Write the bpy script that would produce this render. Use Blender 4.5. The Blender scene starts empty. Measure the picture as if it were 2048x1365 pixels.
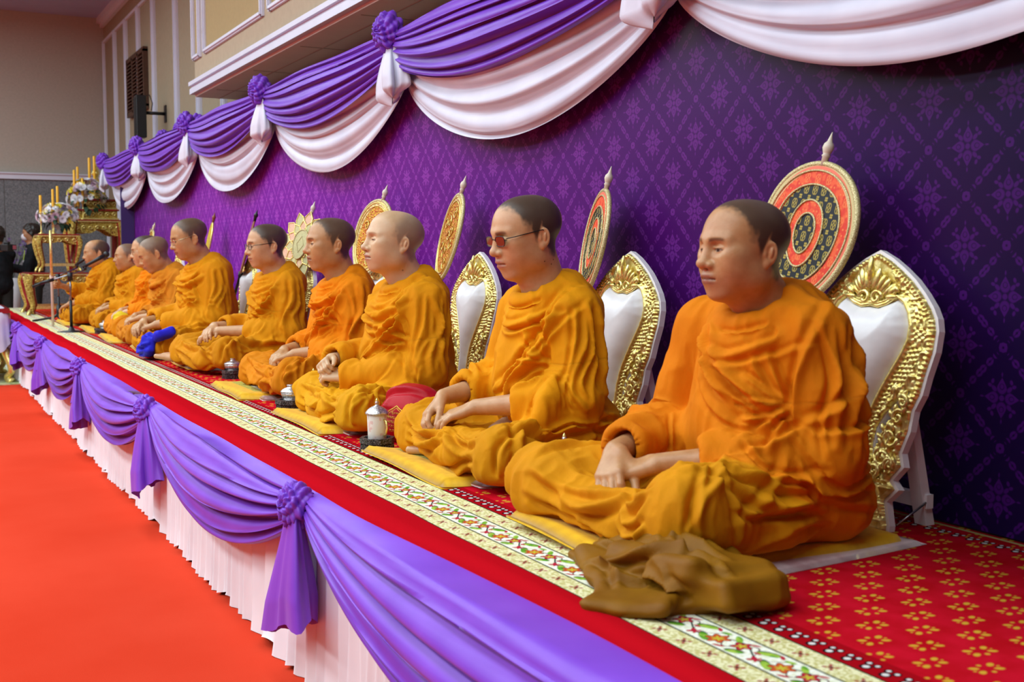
import bpy, bmesh, math, random
import numpy as np
from mathutils import Vector, Matrix
PI = math.pi
scene = bpy.context.scene
COL = scene.collection

def lin(h):
    h = h.lstrip('#')
    v = [int(h[i:i+2], 16)/255 for i in (0, 2, 4)]
    return tuple(c/12.92 if c <= .04045 else ((c+.055)/1.055)**2.4 for c in v)

# ------------------------------------------------------------------ camera
CAM_YAW, CAM_PITCH, CAM_Z = math.atan(1224/2300), math.atan(174/2300), .68
cam = bpy.data.cameras.new('camera'); cam_o = bpy.data.objects.new('camera', cam); COL.objects.link(cam_o)
cam.sensor_width = 36; cam.lens = 36*2300/2048; cam.clip_start = .05; cam.clip_end = 200
_f = Vector((math.sin(CAM_YAW)*math.cos(CAM_PITCH), math.cos(CAM_YAW)*math.cos(CAM_PITCH), -math.sin(CAM_PITCH)))
_r = Vector((math.cos(CAM_YAW), -math.sin(CAM_YAW), 0)); _u = _r.cross(_f)
m = Matrix((_r, _u, -_f)).transposed().to_4x4(); m.translation = (0, 0, CAM_Z)
cam_o.matrix_world = m
cam.dof.use_dof = True; cam.dof.focus_distance = 4.3; cam.dof.aperture_fstop = 5.6
scene.camera = cam_o

# ------------------------------------------------------------------ world and hall lights
w = bpy.data.worlds.new('world'); scene.world = w; w.use_nodes = True
w.node_tree.nodes['Background'].inputs[0].default_value = (.92, .95, 1.0, 1)
w.node_tree.nodes['Background'].inputs[1].default_value = .3
def area(name, loc, target, size, power, col=(1, 1, 1), sy=None):
    l = bpy.data.lights.new(name, 'AREA'); l.energy = power; l.color = col
    l.shape = 'RECTANGLE'; l.size = size; l.size_y = sy or size
    o = bpy.data.objects.new(name, l); COL.objects.link(o); o.location = loc
    o.rotation_euler = (Vector(target)-Vector(loc)).to_track_quat('-Z', 'Y').to_euler()
    return o
# rows of ceiling lamp panels over the hall, shining straight down
for k, (lx, pw) in enumerate(((-5.2, 520), (-2.6, 430), (-.1, 300))):
    area('hall_lamp_row', (lx, 7.8, 4.15), (lx, 7.8, 0), 1.0, pw, (.76, .95, 1.0), 17)
scene.view_settings.view_transform = 'Standard'; scene.view_settings.look = 'None'
scene.view_settings.gamma = 1; scene.view_settings.exposure = .45
scene.view_settings.use_curve_mapping = False

# ------------------------------------------------------------------ object helpers
def tag(o, label=None, cat=None, group=None, kind=None):
    if label: o['label'] = label
    if cat: o['category'] = cat
    if group: o['group'] = group
    if kind: o['kind'] = kind
    return o
def empty(name, loc=(0, 0, 0), rz=0):
    o = bpy.data.objects.new(name, None); COL.objects.link(o); o.location = loc; o.rotation_euler = (0, 0, rz)
    o.empty_display_size = .05
    return o
def thing(name, label, cat, loc=(0, 0, 0), rz=0, group=None):
    return tag(empty(name, loc, rz), label, cat, group)
def link(name, me, parent=None, mat=None, loc=None, rot=None):
    o = bpy.data.objects.new(name, me); COL.objects.link(o)
    if mat is not None:
        me.materials.clear()
        for q in (mat if isinstance(mat, (list, tuple)) else [mat]): me.materials.append(q)
    if parent is not None: o.parent = parent
    if loc is not None: o.location = loc
    if rot is not None: o.rotation_euler = rot
    return o
def pydata(name, V, F, smooth=True, idx=None):
    me = bpy.data.meshes.new(name)
    V = np.asarray(V, dtype=np.float32)
    if isinstance(F, np.ndarray) and F.ndim == 2:
        n, k = F.shape
        me.vertices.add(len(V)); me.vertices.foreach_set('co', V.ravel())
        me.loops.add(n*k); me.loops.foreach_set('vertex_index', F.astype(np.int32).ravel())
        me.polygons.add(n); me.polygons.foreach_set('loop_start', np.arange(0, n*k, k, dtype=np.int32))
        me.update(calc_edges=True); me.validate()
    else:
        me.from_pydata([tuple(map(float, v)) for v in V], [], [tuple(map(int, q)) for q in F]); me.update()
    if idx is not None: me.polygons.foreach_set('material_index', np.asarray(idx, dtype=np.int32))
    me.polygons.foreach_set('use_smooth', np.full(len(me.polygons), bool(smooth)))
    return me
class MB:
    """collects simple shapes into one mesh"""
    def __init__(s): s.v = []; s.f = []; s.m = []; s.sm = []
    def add(s, V, F, mi=0, sm=False):
        b = len(s.v); s.v += [tuple(map(float, q)) for q in V]
        for q in F: s.f.append(tuple(b+int(i) for i in q)); s.m.append(mi); s.sm.append(sm)
        return s
    def box(s, x0, x1, y0, y1, z0, z1, mi=0, M=None):
        V = [Vector(p) for p in ((x0,y0,z0),(x1,y0,z0),(x1,y1,z0),(x0,y1,z0),(x0,y0,z1),(x1,y0,z1),(x1,y1,z1),(x0,y1,z1))]
        if M is not None: V = [M @ v for v in V]
        return s.add(V, [(3,2,1,0),(4,5,6,7),(0,1,5,4),(1,2,6,5),(2,3,7,6),(3,0,4,7)], mi)
    def lathe(s, prof, n=20, c=(0,0,0), mi=0, M=None, sm=True, cap=True):
        V = []; F = []
        for r, z in prof:
            for k in range(n):
                a = 2*PI*k/n; p = Vector((c[0]+r*math.cos(a), c[1]+r*math.sin(a), c[2]+z)); V.append(M @ p if M is not None else p)
        for i in range(len(prof)-1):
            for k in range(n): F.append((i*n+k, i*n+(k+1) % n, (i+1)*n+(k+1) % n, (i+1)*n+k))
        if cap: F.append(tuple(range(n-1, -1, -1))); F.append(tuple(range((len(prof)-1)*n, len(prof)*n)))
        return s.add(V, F, mi, sm)
    def tube(s, pts, r, n=8, mi=0, sm=True, closed=False, flat=None):
        pts = [Vector(p) for p in pts]; L = len(pts); rs = r if isinstance(r, (list, tuple, np.ndarray)) else [r]*L
        V = []; F = []; ref = None
        for i, p in enumerate(pts):
            a = pts[(i-1) % L] if (closed or i > 0) else p; b = pts[(i+1) % L] if (closed or i < L-1) else p
            t = (b-a).normalized()
            if ref is None:
                ref = Vector((0, 0, 1)) if abs(t.z) < .9 else Vector((1, 0, 0))
            u = (ref - t*ref.dot(t)).normalized(); w_ = t.cross(u); ref = u
            for k in range(n):
                an = 2*PI*k/n; fu = 1 if flat is None else flat
                V.append(p+u*(math.cos(an)*rs[i]*fu)+w_*(math.sin(an)*rs[i]))
        for i in range(L-1 + (1 if closed else 0)):
            j = (i+1) % L
            for k in range(n): F.append((i*n+k, i*n+(k+1) % n, j*n+(k+1) % n, j*n+k))
        if not closed: F.append(tuple(range(n-1, -1, -1))); F.append(tuple(range((L-1)*n, L*n)))
        return s.add(V, F, mi, sm)
    def ball(s, c, r, n=10, m=7, mi=0, M=None):
        r = r if isinstance(r, (tuple, list)) else (r, r, r)
        V = [(c[0], c[1], c[2]-r[2])]; F = []
        for i in range(1, m):
            th = -PI/2+PI*i/m
            for k in range(n):
                a = 2*PI*k/n; V.append((c[0]+r[0]*math.cos(th)*math.cos(a), c[1]+r[1]*math.cos(th)*math.sin(a), c[2]+r[2]*math.sin(th)))
        V.append((c[0], c[1], c[2]+r[2])); T = len(V)-1
        for k in range(n): F.append((0, 1+(k+1) % n, 1+k))
        for i in range(m-2):
            for k in range(n): F.append((1+i*n+k, 1+i*n+(k+1) % n, 1+(i+1)*n+(k+1) % n, 1+(i+1)*n+k))
        for k in range(n): F.append((1+(m-2)*n+k, 1+(m-2)*n+(k+1) % n, T))
        if M is not None: V = [M @ Vector(v) for v in V]
        return s.add(V, F, mi, True)
    def prism(s, poly, z0, z1, axis='z', mi=0):
        n = len(poly)
        mk = {'z': lambda p, h: (p[0], p[1], h), 'x': lambda p, h: (h, p[0], p[1]), 'y': lambda p, h: (p[0], h, p[1])}[axis]
        V = [mk(p, z0) for p in poly]+[mk(p, z1) for p in poly]
        return s.add(V, [tuple(range(n-1, -1, -1)), tuple(range(n, 2*n))]+[(i, (i+1) % n, n+(i+1) % n, n+i) for i in range(n)], mi)
    def mesh(s, name='mesh'):
        me = bpy.data.meshes.new(name); me.from_pydata(s.v, [], s.f); me.update()
        me.polygons.foreach_set('material_index', np.array(s.m, dtype=np.int32))
        me.polygons.foreach_set('use_smooth', np.array(s.sm))
        bm = bmesh.new(); bm.from_mesh(me); bmesh.ops.recalc_face_normals(bm, faces=bm.faces); bm.to_mesh(me); bm.free()
        return me
    def build(s, name, mat, parent=None, loc=None, rot=None, bevel=0):
        o = link(name, s.mesh(name), parent, mat, loc, rot)
        if bevel:
            b = o.modifiers.new('bevel', 'BEVEL'); b.width = bevel; b.segments = 2; b.limit_method = 'ANGLE'
        return o
def copy_tree(o, parent=None):
    c = o.copy(); COL.objects.link(c)
    if parent is not None: c.parent = parent
    for ch in list(o.children): copy_tree(ch, c)
    return c
def grid_mesh(name, P, smooth=True, wrap_u=False):
    """P: (nu, nv, 3) array of points"""
    nu, nv = P.shape[:2]; I = np.arange(nu*nv).reshape(nu, nv)
    if wrap_u: I = np.vstack([I, I[:1]])
    F = np.stack([I[:-1, :-1], I[1:, :-1], I[1:, 1:], I[:-1, 1:]], -1).reshape(-1, 4)
    return pydata(name, P.reshape(-1, 3), F, smooth)
def set_attr(me, name, vals):
    a = me.attributes.new(name, 'FLOAT', 'POINT'); a.data.foreach_set('value', np.asarray(vals, dtype=np.float32))

# ------------------------------------------------------------------ shader expressions
class X:
    """a float socket with arithmetic; every operation is a Math node"""
    tree = None
    def __init__(s, k): s.k = k
    @staticmethod
    def op(o, *a):
        n = X.tree.nodes.new('ShaderNodeMath'); n.operation = o
        for i, q in enumerate(a):
            if isinstance(q, X): X.tree.links.new(q.k, n.inputs[i])
            else: n.inputs[i].default_value = float(q)
        return X(n.outputs[0])
    def __add__(s, o): return X.op('ADD', s, o)
    __radd__ = __add__
    def __sub__(s, o): return X.op('SUBTRACT', s, o)
    def __rsub__(s, o): return X.op('SUBTRACT', o, s)
    def __mul__(s, o): return X.op('MULTIPLY', s, o)
    __rmul__ = __mul__
    def __truediv__(s, o): return X.op('DIVIDE', s, o)
    def __neg__(s): return X.op('MULTIPLY', s, -1)
def xabs(a): return X.op('ABSOLUTE', a)
def xsin(a): return X.op('SINE', a)
def xcos(a): return X.op('COSINE', a)
def xmin(a, b): return X.op('MINIMUM', a, b)
def xmax(a, b): return X.op('MAXIMUM', a, b)
def xfract(a): return X.op('FRACT', a)
def xfloor(a): return X.op('FLOOR', a)
def xsqrt(a): return X.op('SQRT', a)
def hyp(a, b): return xsqrt(a*a+b*b)
def step_lt(d, e=.002):      # 1 where d<0, soft edge of width e
    n = X.tree.nodes.new('ShaderNodeMapRange'); n.interpolation_type = 'LINEAR'
    n.inputs[1].default_value = -e; n.inputs[2].default_value = e; n.inputs[3].default_value = 1; n.inputs[4].default_value = 0
    X.tree.links.new(d.k, n.inputs[0]); return X(n.outputs[0])
def rot2(a, b, deg):
    c, s = math.cos(math.radians(deg)), math.sin(math.radians(deg)); return a*c+b*s, b*c-a*s
def ell(a, b, ca, cb, ra, rb, deg=0):   # pseudo distance of an ellipse
    u, v = rot2(a-ca, b-cb, deg); return (hyp(u/ra, v/rb)-1.)*min(ra, rb)
def smin(*ds):
    r = ds[0]
    for d in ds[1:]: r = xmin(r, d)
    return r
def mixc(fac, a, b):
    n = X.tree.nodes.new('ShaderNodeMix'); n.data_type = 'RGBA'
    if isinstance(fac, X): X.tree.links.new(fac.k, n.inputs[0])
    else: n.inputs[0].default_value = fac
    for q, i in ((a, 6), (b, 7)):
        if isinstance(q, tuple): n.inputs[i].default_value = (*q[:3], 1)
        else: X.tree.links.new(q, n.inputs[i])
    return n.outputs[2]
def coords(kind='Object'):
    t = X.tree.nodes.new('ShaderNodeTexCoord'); s = X.tree.nodes.new('ShaderNodeSeparateXYZ')
    X.tree.links.new(t.outputs[kind], s.inputs[0]); return X(s.outputs[0]), X(s.outputs[1]), X(s.outputs[2])
def attr(name):
    n = X.tree.nodes.new('ShaderNodeAttribute'); n.attribute_name = name; return X(n.outputs['Fac'])
def noise(scale=10, detail=3, rough=.5, kind='Object', vec=None, out=0):
    n = X.tree.nodes.new('ShaderNodeTexNoise'); n.inputs['Scale'].default_value = scale; n.inputs['Detail'].default_value = detail
    n.inputs['Roughness'].default_value = rough
    if vec is None:
        t = X.tree.nodes.new('ShaderNodeTexCoord'); vec = t.outputs[kind]
    X.tree.links.new(vec, n.inputs['Vector']); return X(n.outputs[out]) if out == 0 else n.outputs[1]
def comb(a, b, c):
    n = X.tree.nodes.new('ShaderNodeCombineXYZ')
    for i, q in enumerate((a, b, c)):
        if isinstance(q, X): X.tree.links.new(q.k, n.inputs[i])
        else: n.inputs[i].default_value = q
    return n.outputs[0]
def ramp(x, lo, hi):
    n = X.tree.nodes.new('ShaderNodeMapRange'); n.inputs[1].default_value = lo; n.inputs[2].default_value = hi
    X.tree.links.new(x.k, n.inputs[0]); return X(n.outputs[0])
def mat(name, col=(.5, .5, .5), rough=.6, metal=0, spec=.5, bump=None, bstr=.3, bdist=.01, sheen=0, trans=0, sss=0, coat=0, emit=None, es=0, alpha=None, sheen_tint=None):
    """col: tuple or function returning a colour socket; bump: function returning a height socket"""
    m = bpy.data.materials.new(name); m.use_nodes = True; X.tree = m.node_tree
    p = m.node_tree.nodes['Principled BSDF']; L = m.node_tree.links
    if callable(col):
        c = col()
        if isinstance(c, tuple): p.inputs['Base Color'].default_value = (*c, 1)
        else: L.new(c, p.inputs['Base Color'])
    else: p.inputs['Base Color'].default_value = (*col, 1)
    if callable(rough): L.new(rough().k, p.inputs['Roughness'])
    else: p.inputs['Roughness'].default_value = rough
    if callable(metal): L.new(metal().k, p.inputs['Metallic'])
    else: p.inputs['Metallic'].default_value = metal
    p.inputs['Specular IOR Level'].default_value = spec
    p.inputs['Sheen Weight'].default_value = sheen; p.inputs['Sheen Roughness'].default_value = .4
    if sheen_tint: p.inputs['Sheen Tint'].default_value = (*sheen_tint, 1)
    p.inputs['Transmission Weight'].default_value = trans
    p.inputs['Coat Weight'].default_value = coat
    if sss:
        p.inputs['Subsurface Weight'].default_value = sss; p.inputs['Subsurface Radius'].default_value = (.012, .005, .003); p.inputs['Subsurface Scale'].default_value = .6
    if emit: p.inputs['Emission Color'].default_value = (*emit, 1); p.inputs['Emission Strength'].default_value = es
    if alpha is not None: p.inputs['Alpha'].default_value = alpha
    if bump:
        b = m.node_tree.nodes.new('ShaderNodeBump'); b.inputs['Strength'].default_value = bstr; b.inputs['Distance'].default_value = bdist
        L.new(bump().k, b.inputs['Height']); L.new(b.outputs[0], p.inputs['Normal'])
    return m
def plain(name, hexc, var=.12, scale=8, **k):
    """colour with a gentle procedural variation"""
    c = lin(hexc)
    return mat(name, lambda: mixc(ramp(noise(scale, 4), .3, .7), tuple(q*(1-var) for q in c), tuple(min(1, q*(1+var)) for q in c)), **k)
NTH = ['first', 'second', 'third', 'fourth', 'fifth', 'sixth', 'seventh', 'eighth', 'ninth', 'tenth', 'eleventh', 'twelfth']
# ================================================================== setting
HALL = -.60                       # hall floor, the stage top is z = 0
SX, WX = 1.06, 2.29              # stage front edge, printed backdrop
WALLX, FARY, CEIL = 2.9, 18.8, 4.28
S0, S1 = -2.2, 15.6               # stage ends

# ---- materials
M_hall = mat('red_hall_carpet', lambda: mixc(ramp(noise(1.3, 4), .3, .7), lin('#c83822'), lin('#d2422c')), rough=1., spec=.0,
             bump=lambda: noise(420, 2), bstr=.25, bdist=.004)
M_wall = mat('beige_wall_fabric', lambda: mixc(ramp(noise(90, 2, vec=comb(*(c*s for c, s in zip(coords(), (1, 1, .15))))), .3, .7), lin('#93866f'), lin('#a0937b')), rough=.85, spec=.2)
M_farwall = plain('taupe_wall_fabric', '#b0a89c', .05, 30, rough=.85, spec=.2)
M_granite = mat('grey_granite', lambda: mixc(ramp(noise(70, 5, .7), .35, .65), lin('#4a4d52'), lin('#86898c')), rough=.5)
M_trim = plain('white_trim_paint', '#d2d6e6', .03, 5, rough=.45)
M_ceil = plain('lavender_ceiling', '#a4aad0', .03, 3, rough=.9)
M_soffit = plain('grey_soffit', '#dde2da', .03, 4, rough=.85)
M_seam = plain('ceiling_seam', '#b4b8b0', .03, 4, rough=.9)

def carpet_col():
    x, y, z = coords()                      # x across the stage, y along it
    red = mixc(ramp(noise(14, 3), .35, .65), lin('#b8101c'), lin('#c9152a'))
    # yellow flowers: staggered lattice, .118 across and .124 along
    def flower(u, v):
        a = X.op('PINGPONG', u, .059); b = X.op('PINGPONG', v, .062)
        d = smin(ell(a, b, .0, .0, .0, .0) if False else ell(a, b, .0195, .0095, .0085, .0055, 25), ell(a, b, 0., .0155, .0045, .004), ell(a, b, .027, 0., .003, .0022))
        return d
    wob = (noise(55, 2)-.5)*.004
    d = xmin(flower(x-.0005, y-.005), flower(x-.0595, y-.067))+wob
    c = mixc(step_lt(d, .0012), red, lin('#d2a233'))
    c = mixc(step_lt(1.412-x, .002)*1., lin('#a30d18'), c)          # plain strip beside the border
    # black and white beads on the strip (front and back)
    def beads(xc):
        v = X.op('PINGPONG', y, .021)
        h = smin(ell(x, v, xc, .0, .0105, .0105), ell(x, v, xc+.017, .009, .0085, .0075))
        hw = smin(ell(x, v, xc+.001, .0, .0065, .006), ell(x, v, xc+.018, .009, .0045, .004))
        return h, hw
    for xc in (1.368, 2.205):
        h, hw = beads(xc)
        c = mixc(step_lt(h, .0008), c, lin('#15131a')); c = mixc(step_lt(hw, .0008), c, lin('#e6e0dc'))
    c = mixc(step_lt(xabs(x-2.268)-.006, .001), c, lin('#cdbb7a'))
    # cream bands with red crosses
    cream = mixc(ramp(noise(150, 2), .42, .58), lin('#c6bb76'), lin('#efe8bc'))
    pv = X.op('PINGPONG', y, .036)
    def band(xc):
        a = xabs(x-xc)
        cr = smin(ell(a, pv, .0, .0, .005, .0055), ell(a, pv, .007, .0075, .0045, .0032, 45), )
        k = mixc(step_lt(cr, .001), cream, lin('#a02034'))
        return mixc(step_lt(ell(a, pv, 0., 0., .0035, .0035), .001), k, lin('#3a1420'))
    c = mixc(step_lt(xabs(x-1.316)-.029, .0008), c, band(1.316))
    c = mixc(step_lt(xabs(x-1.181)-.029, .0008), c, band(1.181))
    # the white floral band: a waving vine with leaves and rosettes
    T = .165; ph = y*(2*PI/T); yy = (xfract(y/T)-.5)*T
    u = x-1.2485
    vine = xabs(u-xsin(ph)*.016)-.0021
    vine2 = xabs(u-xsin(ph*2.+.9)*.022)-.0016
    white = mixc(ramp(noise(120, 2), .4, .6), lin('#e4e2c4'), lin('#f6f5ea'))
    k = mixc(step_lt(vine2, .0008), white, lin('#54131f'))
    k = mixc(step_lt(vine, .0008), k, lin('#23302c'))
    leaf = smin(ell(u, yy, .018, .058, .0085, .022, 24), ell(u, yy, -.020, .022, .008, .021, -28), ell(u, yy, .022, -.024, .0065, .018, -35), ell(u, yy, -.024, -.066, .0075, .017, 30), ell(u, yy, .024, .012, .005, .011, 15))
    leafs = smin(ell(u, yy, .0205, .061, .0085, .023, 24), ell(u, yy, -.0175, .026, .0085, .023, -28), ell(u, yy, -.0215, -.063, .008, .018, 30))
    k = mixc(step_lt(leafs, .001), k, lin('#1d2420')); k = mixc(step_lt(leaf, .001), k, mixc(ramp(noise(60, 1), .4, .6), lin('#5c9a2c'), lin('#a3c048')))
    n6 = X.op('ARCTAN2', yy-.0, u+.006); ros = hyp(u+.006, yy)-.0185-xcos(n6*6.)*.0045
    n5 = X.op('ARCTAN2', yy+.052, u-.004); ros2 = hyp(u-.004, yy+.052)-.0155-xcos(n5*5.)*.004
    n4 = X.op('ARCTAN2', yy-.05, u+.016); ros3 = smin(hyp(u+.018, yy-.054)-.010-xcos(n4*5.)*.004, ell(u, yy, .027, .035, .004, .010, -30), ell(u, yy, -.028, -.028, .004, .011, 25), ell(u, yy, .026, -.062, .004, .010, 35), ell(u, yy, .004, .072, .004, .008, 10))
    k = mixc(step_lt(smin(ros, ros2)-.0018, .0008), k, lin('#2a1a18'))
    k = mixc(step_lt(ros, .0008), k, lin('#c8542c')); k = mixc(step_lt(xmin(ros2, ros3), .0008), k, lin('#b5283c'))
    k = mixc(step_lt(smin(ros+.010, ros2+.008), .0008), k, lin('#c3b83a'))
    c = mixc(step_lt(xabs(u)-.039, .0008), c, k)
    for xc in (1.150, 1.2085, 1.2885, 1.3465): c = mixc(step_lt(xabs(x-xc)-.0022, .0007), c, lin('#1b241f'))
    return mixc(step_lt(x-1.148, .001), c, lin('#b40e1a'))
M_carpet = mat('patterned_stage_carpet', carpet_col, rough=1., spec=.0, bump=lambda: noise(500, 2), bstr=.3, bdist=.003)

def backdrop_col():
    x, y, z = coords()
    P = .24; a = (y-3.04)/P; b = (z-1.06)/P
    p = a+b; q = a-b
    p = xfract(p+.5)-.5; q = xfract(q+.5)-.5           # rotated cell, the big flower in the middle
    u = (p+q)*(P/2); v = (p-q)*(P/2)                    # back to metres around the flower
    au, av = xabs(u), xabs(v)
    s = xmax(au, av); t = xmin(au, av)
    pet = hyp((s-.0285)/.019, t/(.0150-ramp(s, .022, .050)*.0125))-1.
    pet = pet*.01
    core = ell(au, av, 0, 0, .007, .007)
    small = smin(ell(au, av, .0215, .0215, .0085, .0052, 45), ell(au, av, .034, .029, .0060, .0042, 20), ell(au, av, .026, .039, .0042, .0060, 20), ell(s, t, .056, .0, .005, .0022))
    hole = xmax(ell(s, t, .027, 0, .0075, .0068), -ell(s, t, .0275, 0, .0058, .0050))
    fl = smin(pet, core, small); fl = xmax(fl, -hole)
    # leaf chains on the cell borders
    ep = .5-xabs(p); eq = .5-xabs(q)
    e = xmin(ep, eq)*(P*.7071); along = xmax(ep, eq)*(P*.7071)
    l1 = X.op('PINGPONG', along-.024, .0135)
    lf = ell(e, l1, .0048, .004, .0034, .0075, 24)
    lf = xmax(lf, .03-along)
    dot = ell(e, X.op('PINGPONG', along-.006, .0068), .0015, .0, .0022, .0022); dot = xmax(dot, along-.04); dot = xmax(dot, .02-along)
    # small diamonds where the chains meet
    dm = ep*(P*.7071); dn = eq*(P*.7071)
    dia = xmax(dm, dn)-.0135+xmin(dm, dn)*.55
    dh = ell(dm, dn, .0, .0, .0032, .0032)
    dia = xmax(dia, -dh)
    d = smin(fl, lf, dot, dia)
    mid_fac = ramp(hyp((y-8.5)/6.8, (z-.75)/2.2), 1.0, .2)        # base colour runs from bright magenta in the middle to ink violet at the ends
    base = mixc(mid_fac, lin('#140430'), lin('#7a189c')); hi = mixc(mid_fac, lin('#48106c'), lin('#b450cc'))
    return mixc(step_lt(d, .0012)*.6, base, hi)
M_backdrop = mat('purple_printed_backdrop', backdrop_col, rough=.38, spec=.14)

# ---- floor, walls, ceiling
def struct(name, mb, m, bevel=0): return tag(mb.build(name, m, bevel=bevel), kind='structure')
struct('floor', MB().box(-9, WALLX, -4, FARY, HALL-.1, HALL), M_hall)
fw_ = struct('wall_far', MB().box(-9, WALLX, FARY, FARY+.2, HALL, CEIL), M_farwall)
g = MB()
for i in range(8): g.box(-9+i*1.49, -9+i*1.49+1.485, FARY-.02, FARY, HALL, 1.80)
for i in range(8):
    link('panel', MB().box(-9+i*1.49, -9+i*1.49+1.482, FARY-.022, FARY, HALL, 1.80).mesh('panel'), fw_, M_granite)
struct('trim_1', MB().box(-9, WALLX, FARY-.06, FARY, 1.80, 1.875).box(-9, WALLX, FARY-.09, FARY-.0, 1.875, 1.895), M_trim)
wr = struct('wall_right', MB().box(WALLX, WALLX+.2, -4, FARY, HALL, CEIL), M_wall)
struct('wall_left', MB().box(-9.2, -9, -4.2, FARY, HALL, CEIL), M_wall)
struct('wall_back', MB().box(-9, WALLX, -4.2, -4, HALL, CEIL), M_wall)
ce = struct('ceiling', MB().box(-9, WALLX, -4, FARY, CEIL, CEIL+.1), M_ceil)
struct('trim_2', MB().box(WALLX-.10, WALLX, 11, FARY, CEIL-.08, CEIL).box(WALLX-.05, WALLX, 11, FARY, CEIL-.14, CEIL-.08), M_trim)
# vertical panel mouldings on the right wall, each panel a frame
ys = [18.75, 17.7, 16.8, 15.86, 14.86, 13.58, 12.5, 11.45, 10.4]
for k in range(len(ys)-1):
    a_, b_ = ys[k]-.045, ys[k+1]+.045; t = MB()
    for yy in (a_, b_): t.box(WALLX-.03, WALLX, yy-.018, yy+.018, -.2, 3.92); t.box(WALLX-.042, WALLX-.02, yy-.008, yy+.008, -.2, 3.92)
    t.box(WALLX-.03, WALLX, b_, a_, 3.89, 3.93)
    t.build('moulding', M_trim, wr)
# balcony over the backdrop
BX, BY, BZ = 2.48, 10.9, 2.15
bal = struct('wall_balcony', MB().box(BX, BX+.12, -4, BY, BZ, CEIL).box(BX+.12, WALLX, BY-.12, BY, BZ, CEIL), plain('cream_balcony_wall', '#a99a80', .04, 20, rough=.8))
for z0, z1, dx in ((BZ, BZ+.05, .05), (BZ+.05, BZ+.075, .035), (BZ+.075, BZ+.11, .06), (BZ+.11, BZ+.13, .02)):
    link('cornice', MB().box(BX-dx, BX, -4, BY+.01, z0, z1).mesh('cornice'), bal, M_trim)
def frame(y0, y1, z0, z1, parent, x, w_=.035):
    for dx, ww in ((.02, w_), (.034, w_*.45)):
        t = MB()
        t.box(x-dx, x, y0-ww, y0+ww, z0-ww, z1+ww).box(x-dx, x, y1-ww, y1+ww, z0-ww, z1+ww).box(x-dx, x, y0, y1, z0-ww, z0+ww).box(x-dx, x, y0, y1, z1-ww, z1+ww)
        link('moulding', t.mesh('moulding'), parent, M_trim)
for y1, y0 in ((11.5, 10.64), (10.45, 8.62), (8.42, 6.6), (6.4, 4.6), (4.4, 2.5)):
    frame(y0, min(y1, 10.9-.02), 2.48, 3.95, bal, BX, .022)
M_bpanel = plain('tan_panel_fabric', '#a08d60', .04, 30, rough=.85)
for y1, y0 in ((10.85, 10.64), (10.45, 8.62), (8.42, 6.6), (6.4, 4.6), (4.4, 2.5)):
    link('panel', MB().box(BX-.004, BX, y0, y1, 2.48, 3.95).mesh('panel'), bal, M_bpanel)
so = struct('ceiling_soffit', MB().box(BX, WALLX, -4, BY, BZ-.02, BZ), M_soffit)
for k in range(9):
    yy = 10.3-k*1.2; link('seam', MB().box(BX+.05, WALLX, yy, yy+.008, BZ-.024, BZ-.0195).mesh('seam'), so, M_seam)
link('seam', MB().box(BX+.21, BX+.218, -4, BY, BZ-.024, BZ-.0195).mesh('seam'), so, M_seam)
# stage body, carpet, printed backdrop
M_ply = plain('dark_plywood', '#3a2a22', .1, 6, rough=.8)
struct('floor_stage', MB().box(SX+.02, WALLX-.02, S0, S1, HALL, -.012), M_ply)
ny = 900; yv = np.linspace(S0, S1, ny); rng = np.random.default_rng(3)
wav = np.zeros(ny)
for _ in range(14): wav += rng.uniform(.2, 1)*np.sin(yv*rng.uniform(1.5, 9)+rng.uniform(0, 7))
wav = wav/4
far_ = np.clip((yv-6.5)/3, 0, 1)
prof = [(WX-.003, .0), (1.6, 0), (1.32, 0), (1.2, 0), (1.15, 0), (1.12, .001), (1.09, .003), (SX-.000, .002), (SX-.012, -.008), (SX-.018, -.022), (SX-.016, -.034)]
Pc = np.zeros((ny, len(prof), 3))
for j, (xx, zz) in enumerate(prof):
    k = max(0., (1.22-xx)/.2); k = min(k, 1.)
    near_ = np.clip((2.9-yv)/1.3, 0, 1); near_ = near_*near_*(3-2*near_)
    Pc[:, j, 0] = xx-.010*wav*k*(1+1.8*far_)+.06*near_*k; Pc[:, j, 1] = yv
    Pc[:, j, 2] = zz+.002+k*(.006+.012*far_)*(np.sin(yv*7+wav*3)*.5+.5)*(j < 8)
me = grid_mesh('stage_carpet', Pc); me.flip_normals()
cp = link('stage_carpet', me, None, M_carpet); tag(cp, 'long red patterned carpet with floral cream border covering the stage', 'carpet')
md = cp.modifiers.new('thick', 'SOLIDIFY'); md.thickness = .007; md.offset = -1
BE = 13.1
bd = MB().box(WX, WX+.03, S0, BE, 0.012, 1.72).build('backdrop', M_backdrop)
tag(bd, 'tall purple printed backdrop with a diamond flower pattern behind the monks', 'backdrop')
# the plain dark violet return at the far end of the backdrop
ret = MB().box(WX-.14, WX-.005, BE-.03, BE, 0.012, 1.60).build('backdrop_return', plain('plain_violet_cloth', '#35195c', .06, 5, rough=.7))
tag(ret, 'plain dark violet cloth panel closing the far end of the backdrop', 'panel')
# ================================================================== drapes
def satin(name, a, b, rough=.45, sheen=.08):
    return mat(name, lambda: mixc(ramp(noise(5, 3), .3, .7), lin(a), lin(b)), rough=rough, spec=.35, sheen=sheen, bump=lambda: noise(900, 1), bstr=.06, bdist=.001)
M_pstage = satin('violet_satin', '#7639c2', '#8244ce')
M_ptop = satin('deep_violet_satin', '#6a2cb4', '#7434be')
M_white = satin('white_satin', '#c6c5d6', '#d2d1e0', .5)
M_skirt = satin('white_skirt_cloth', '#e8e8ee', '#f2f2f6', .7, .2)

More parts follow.
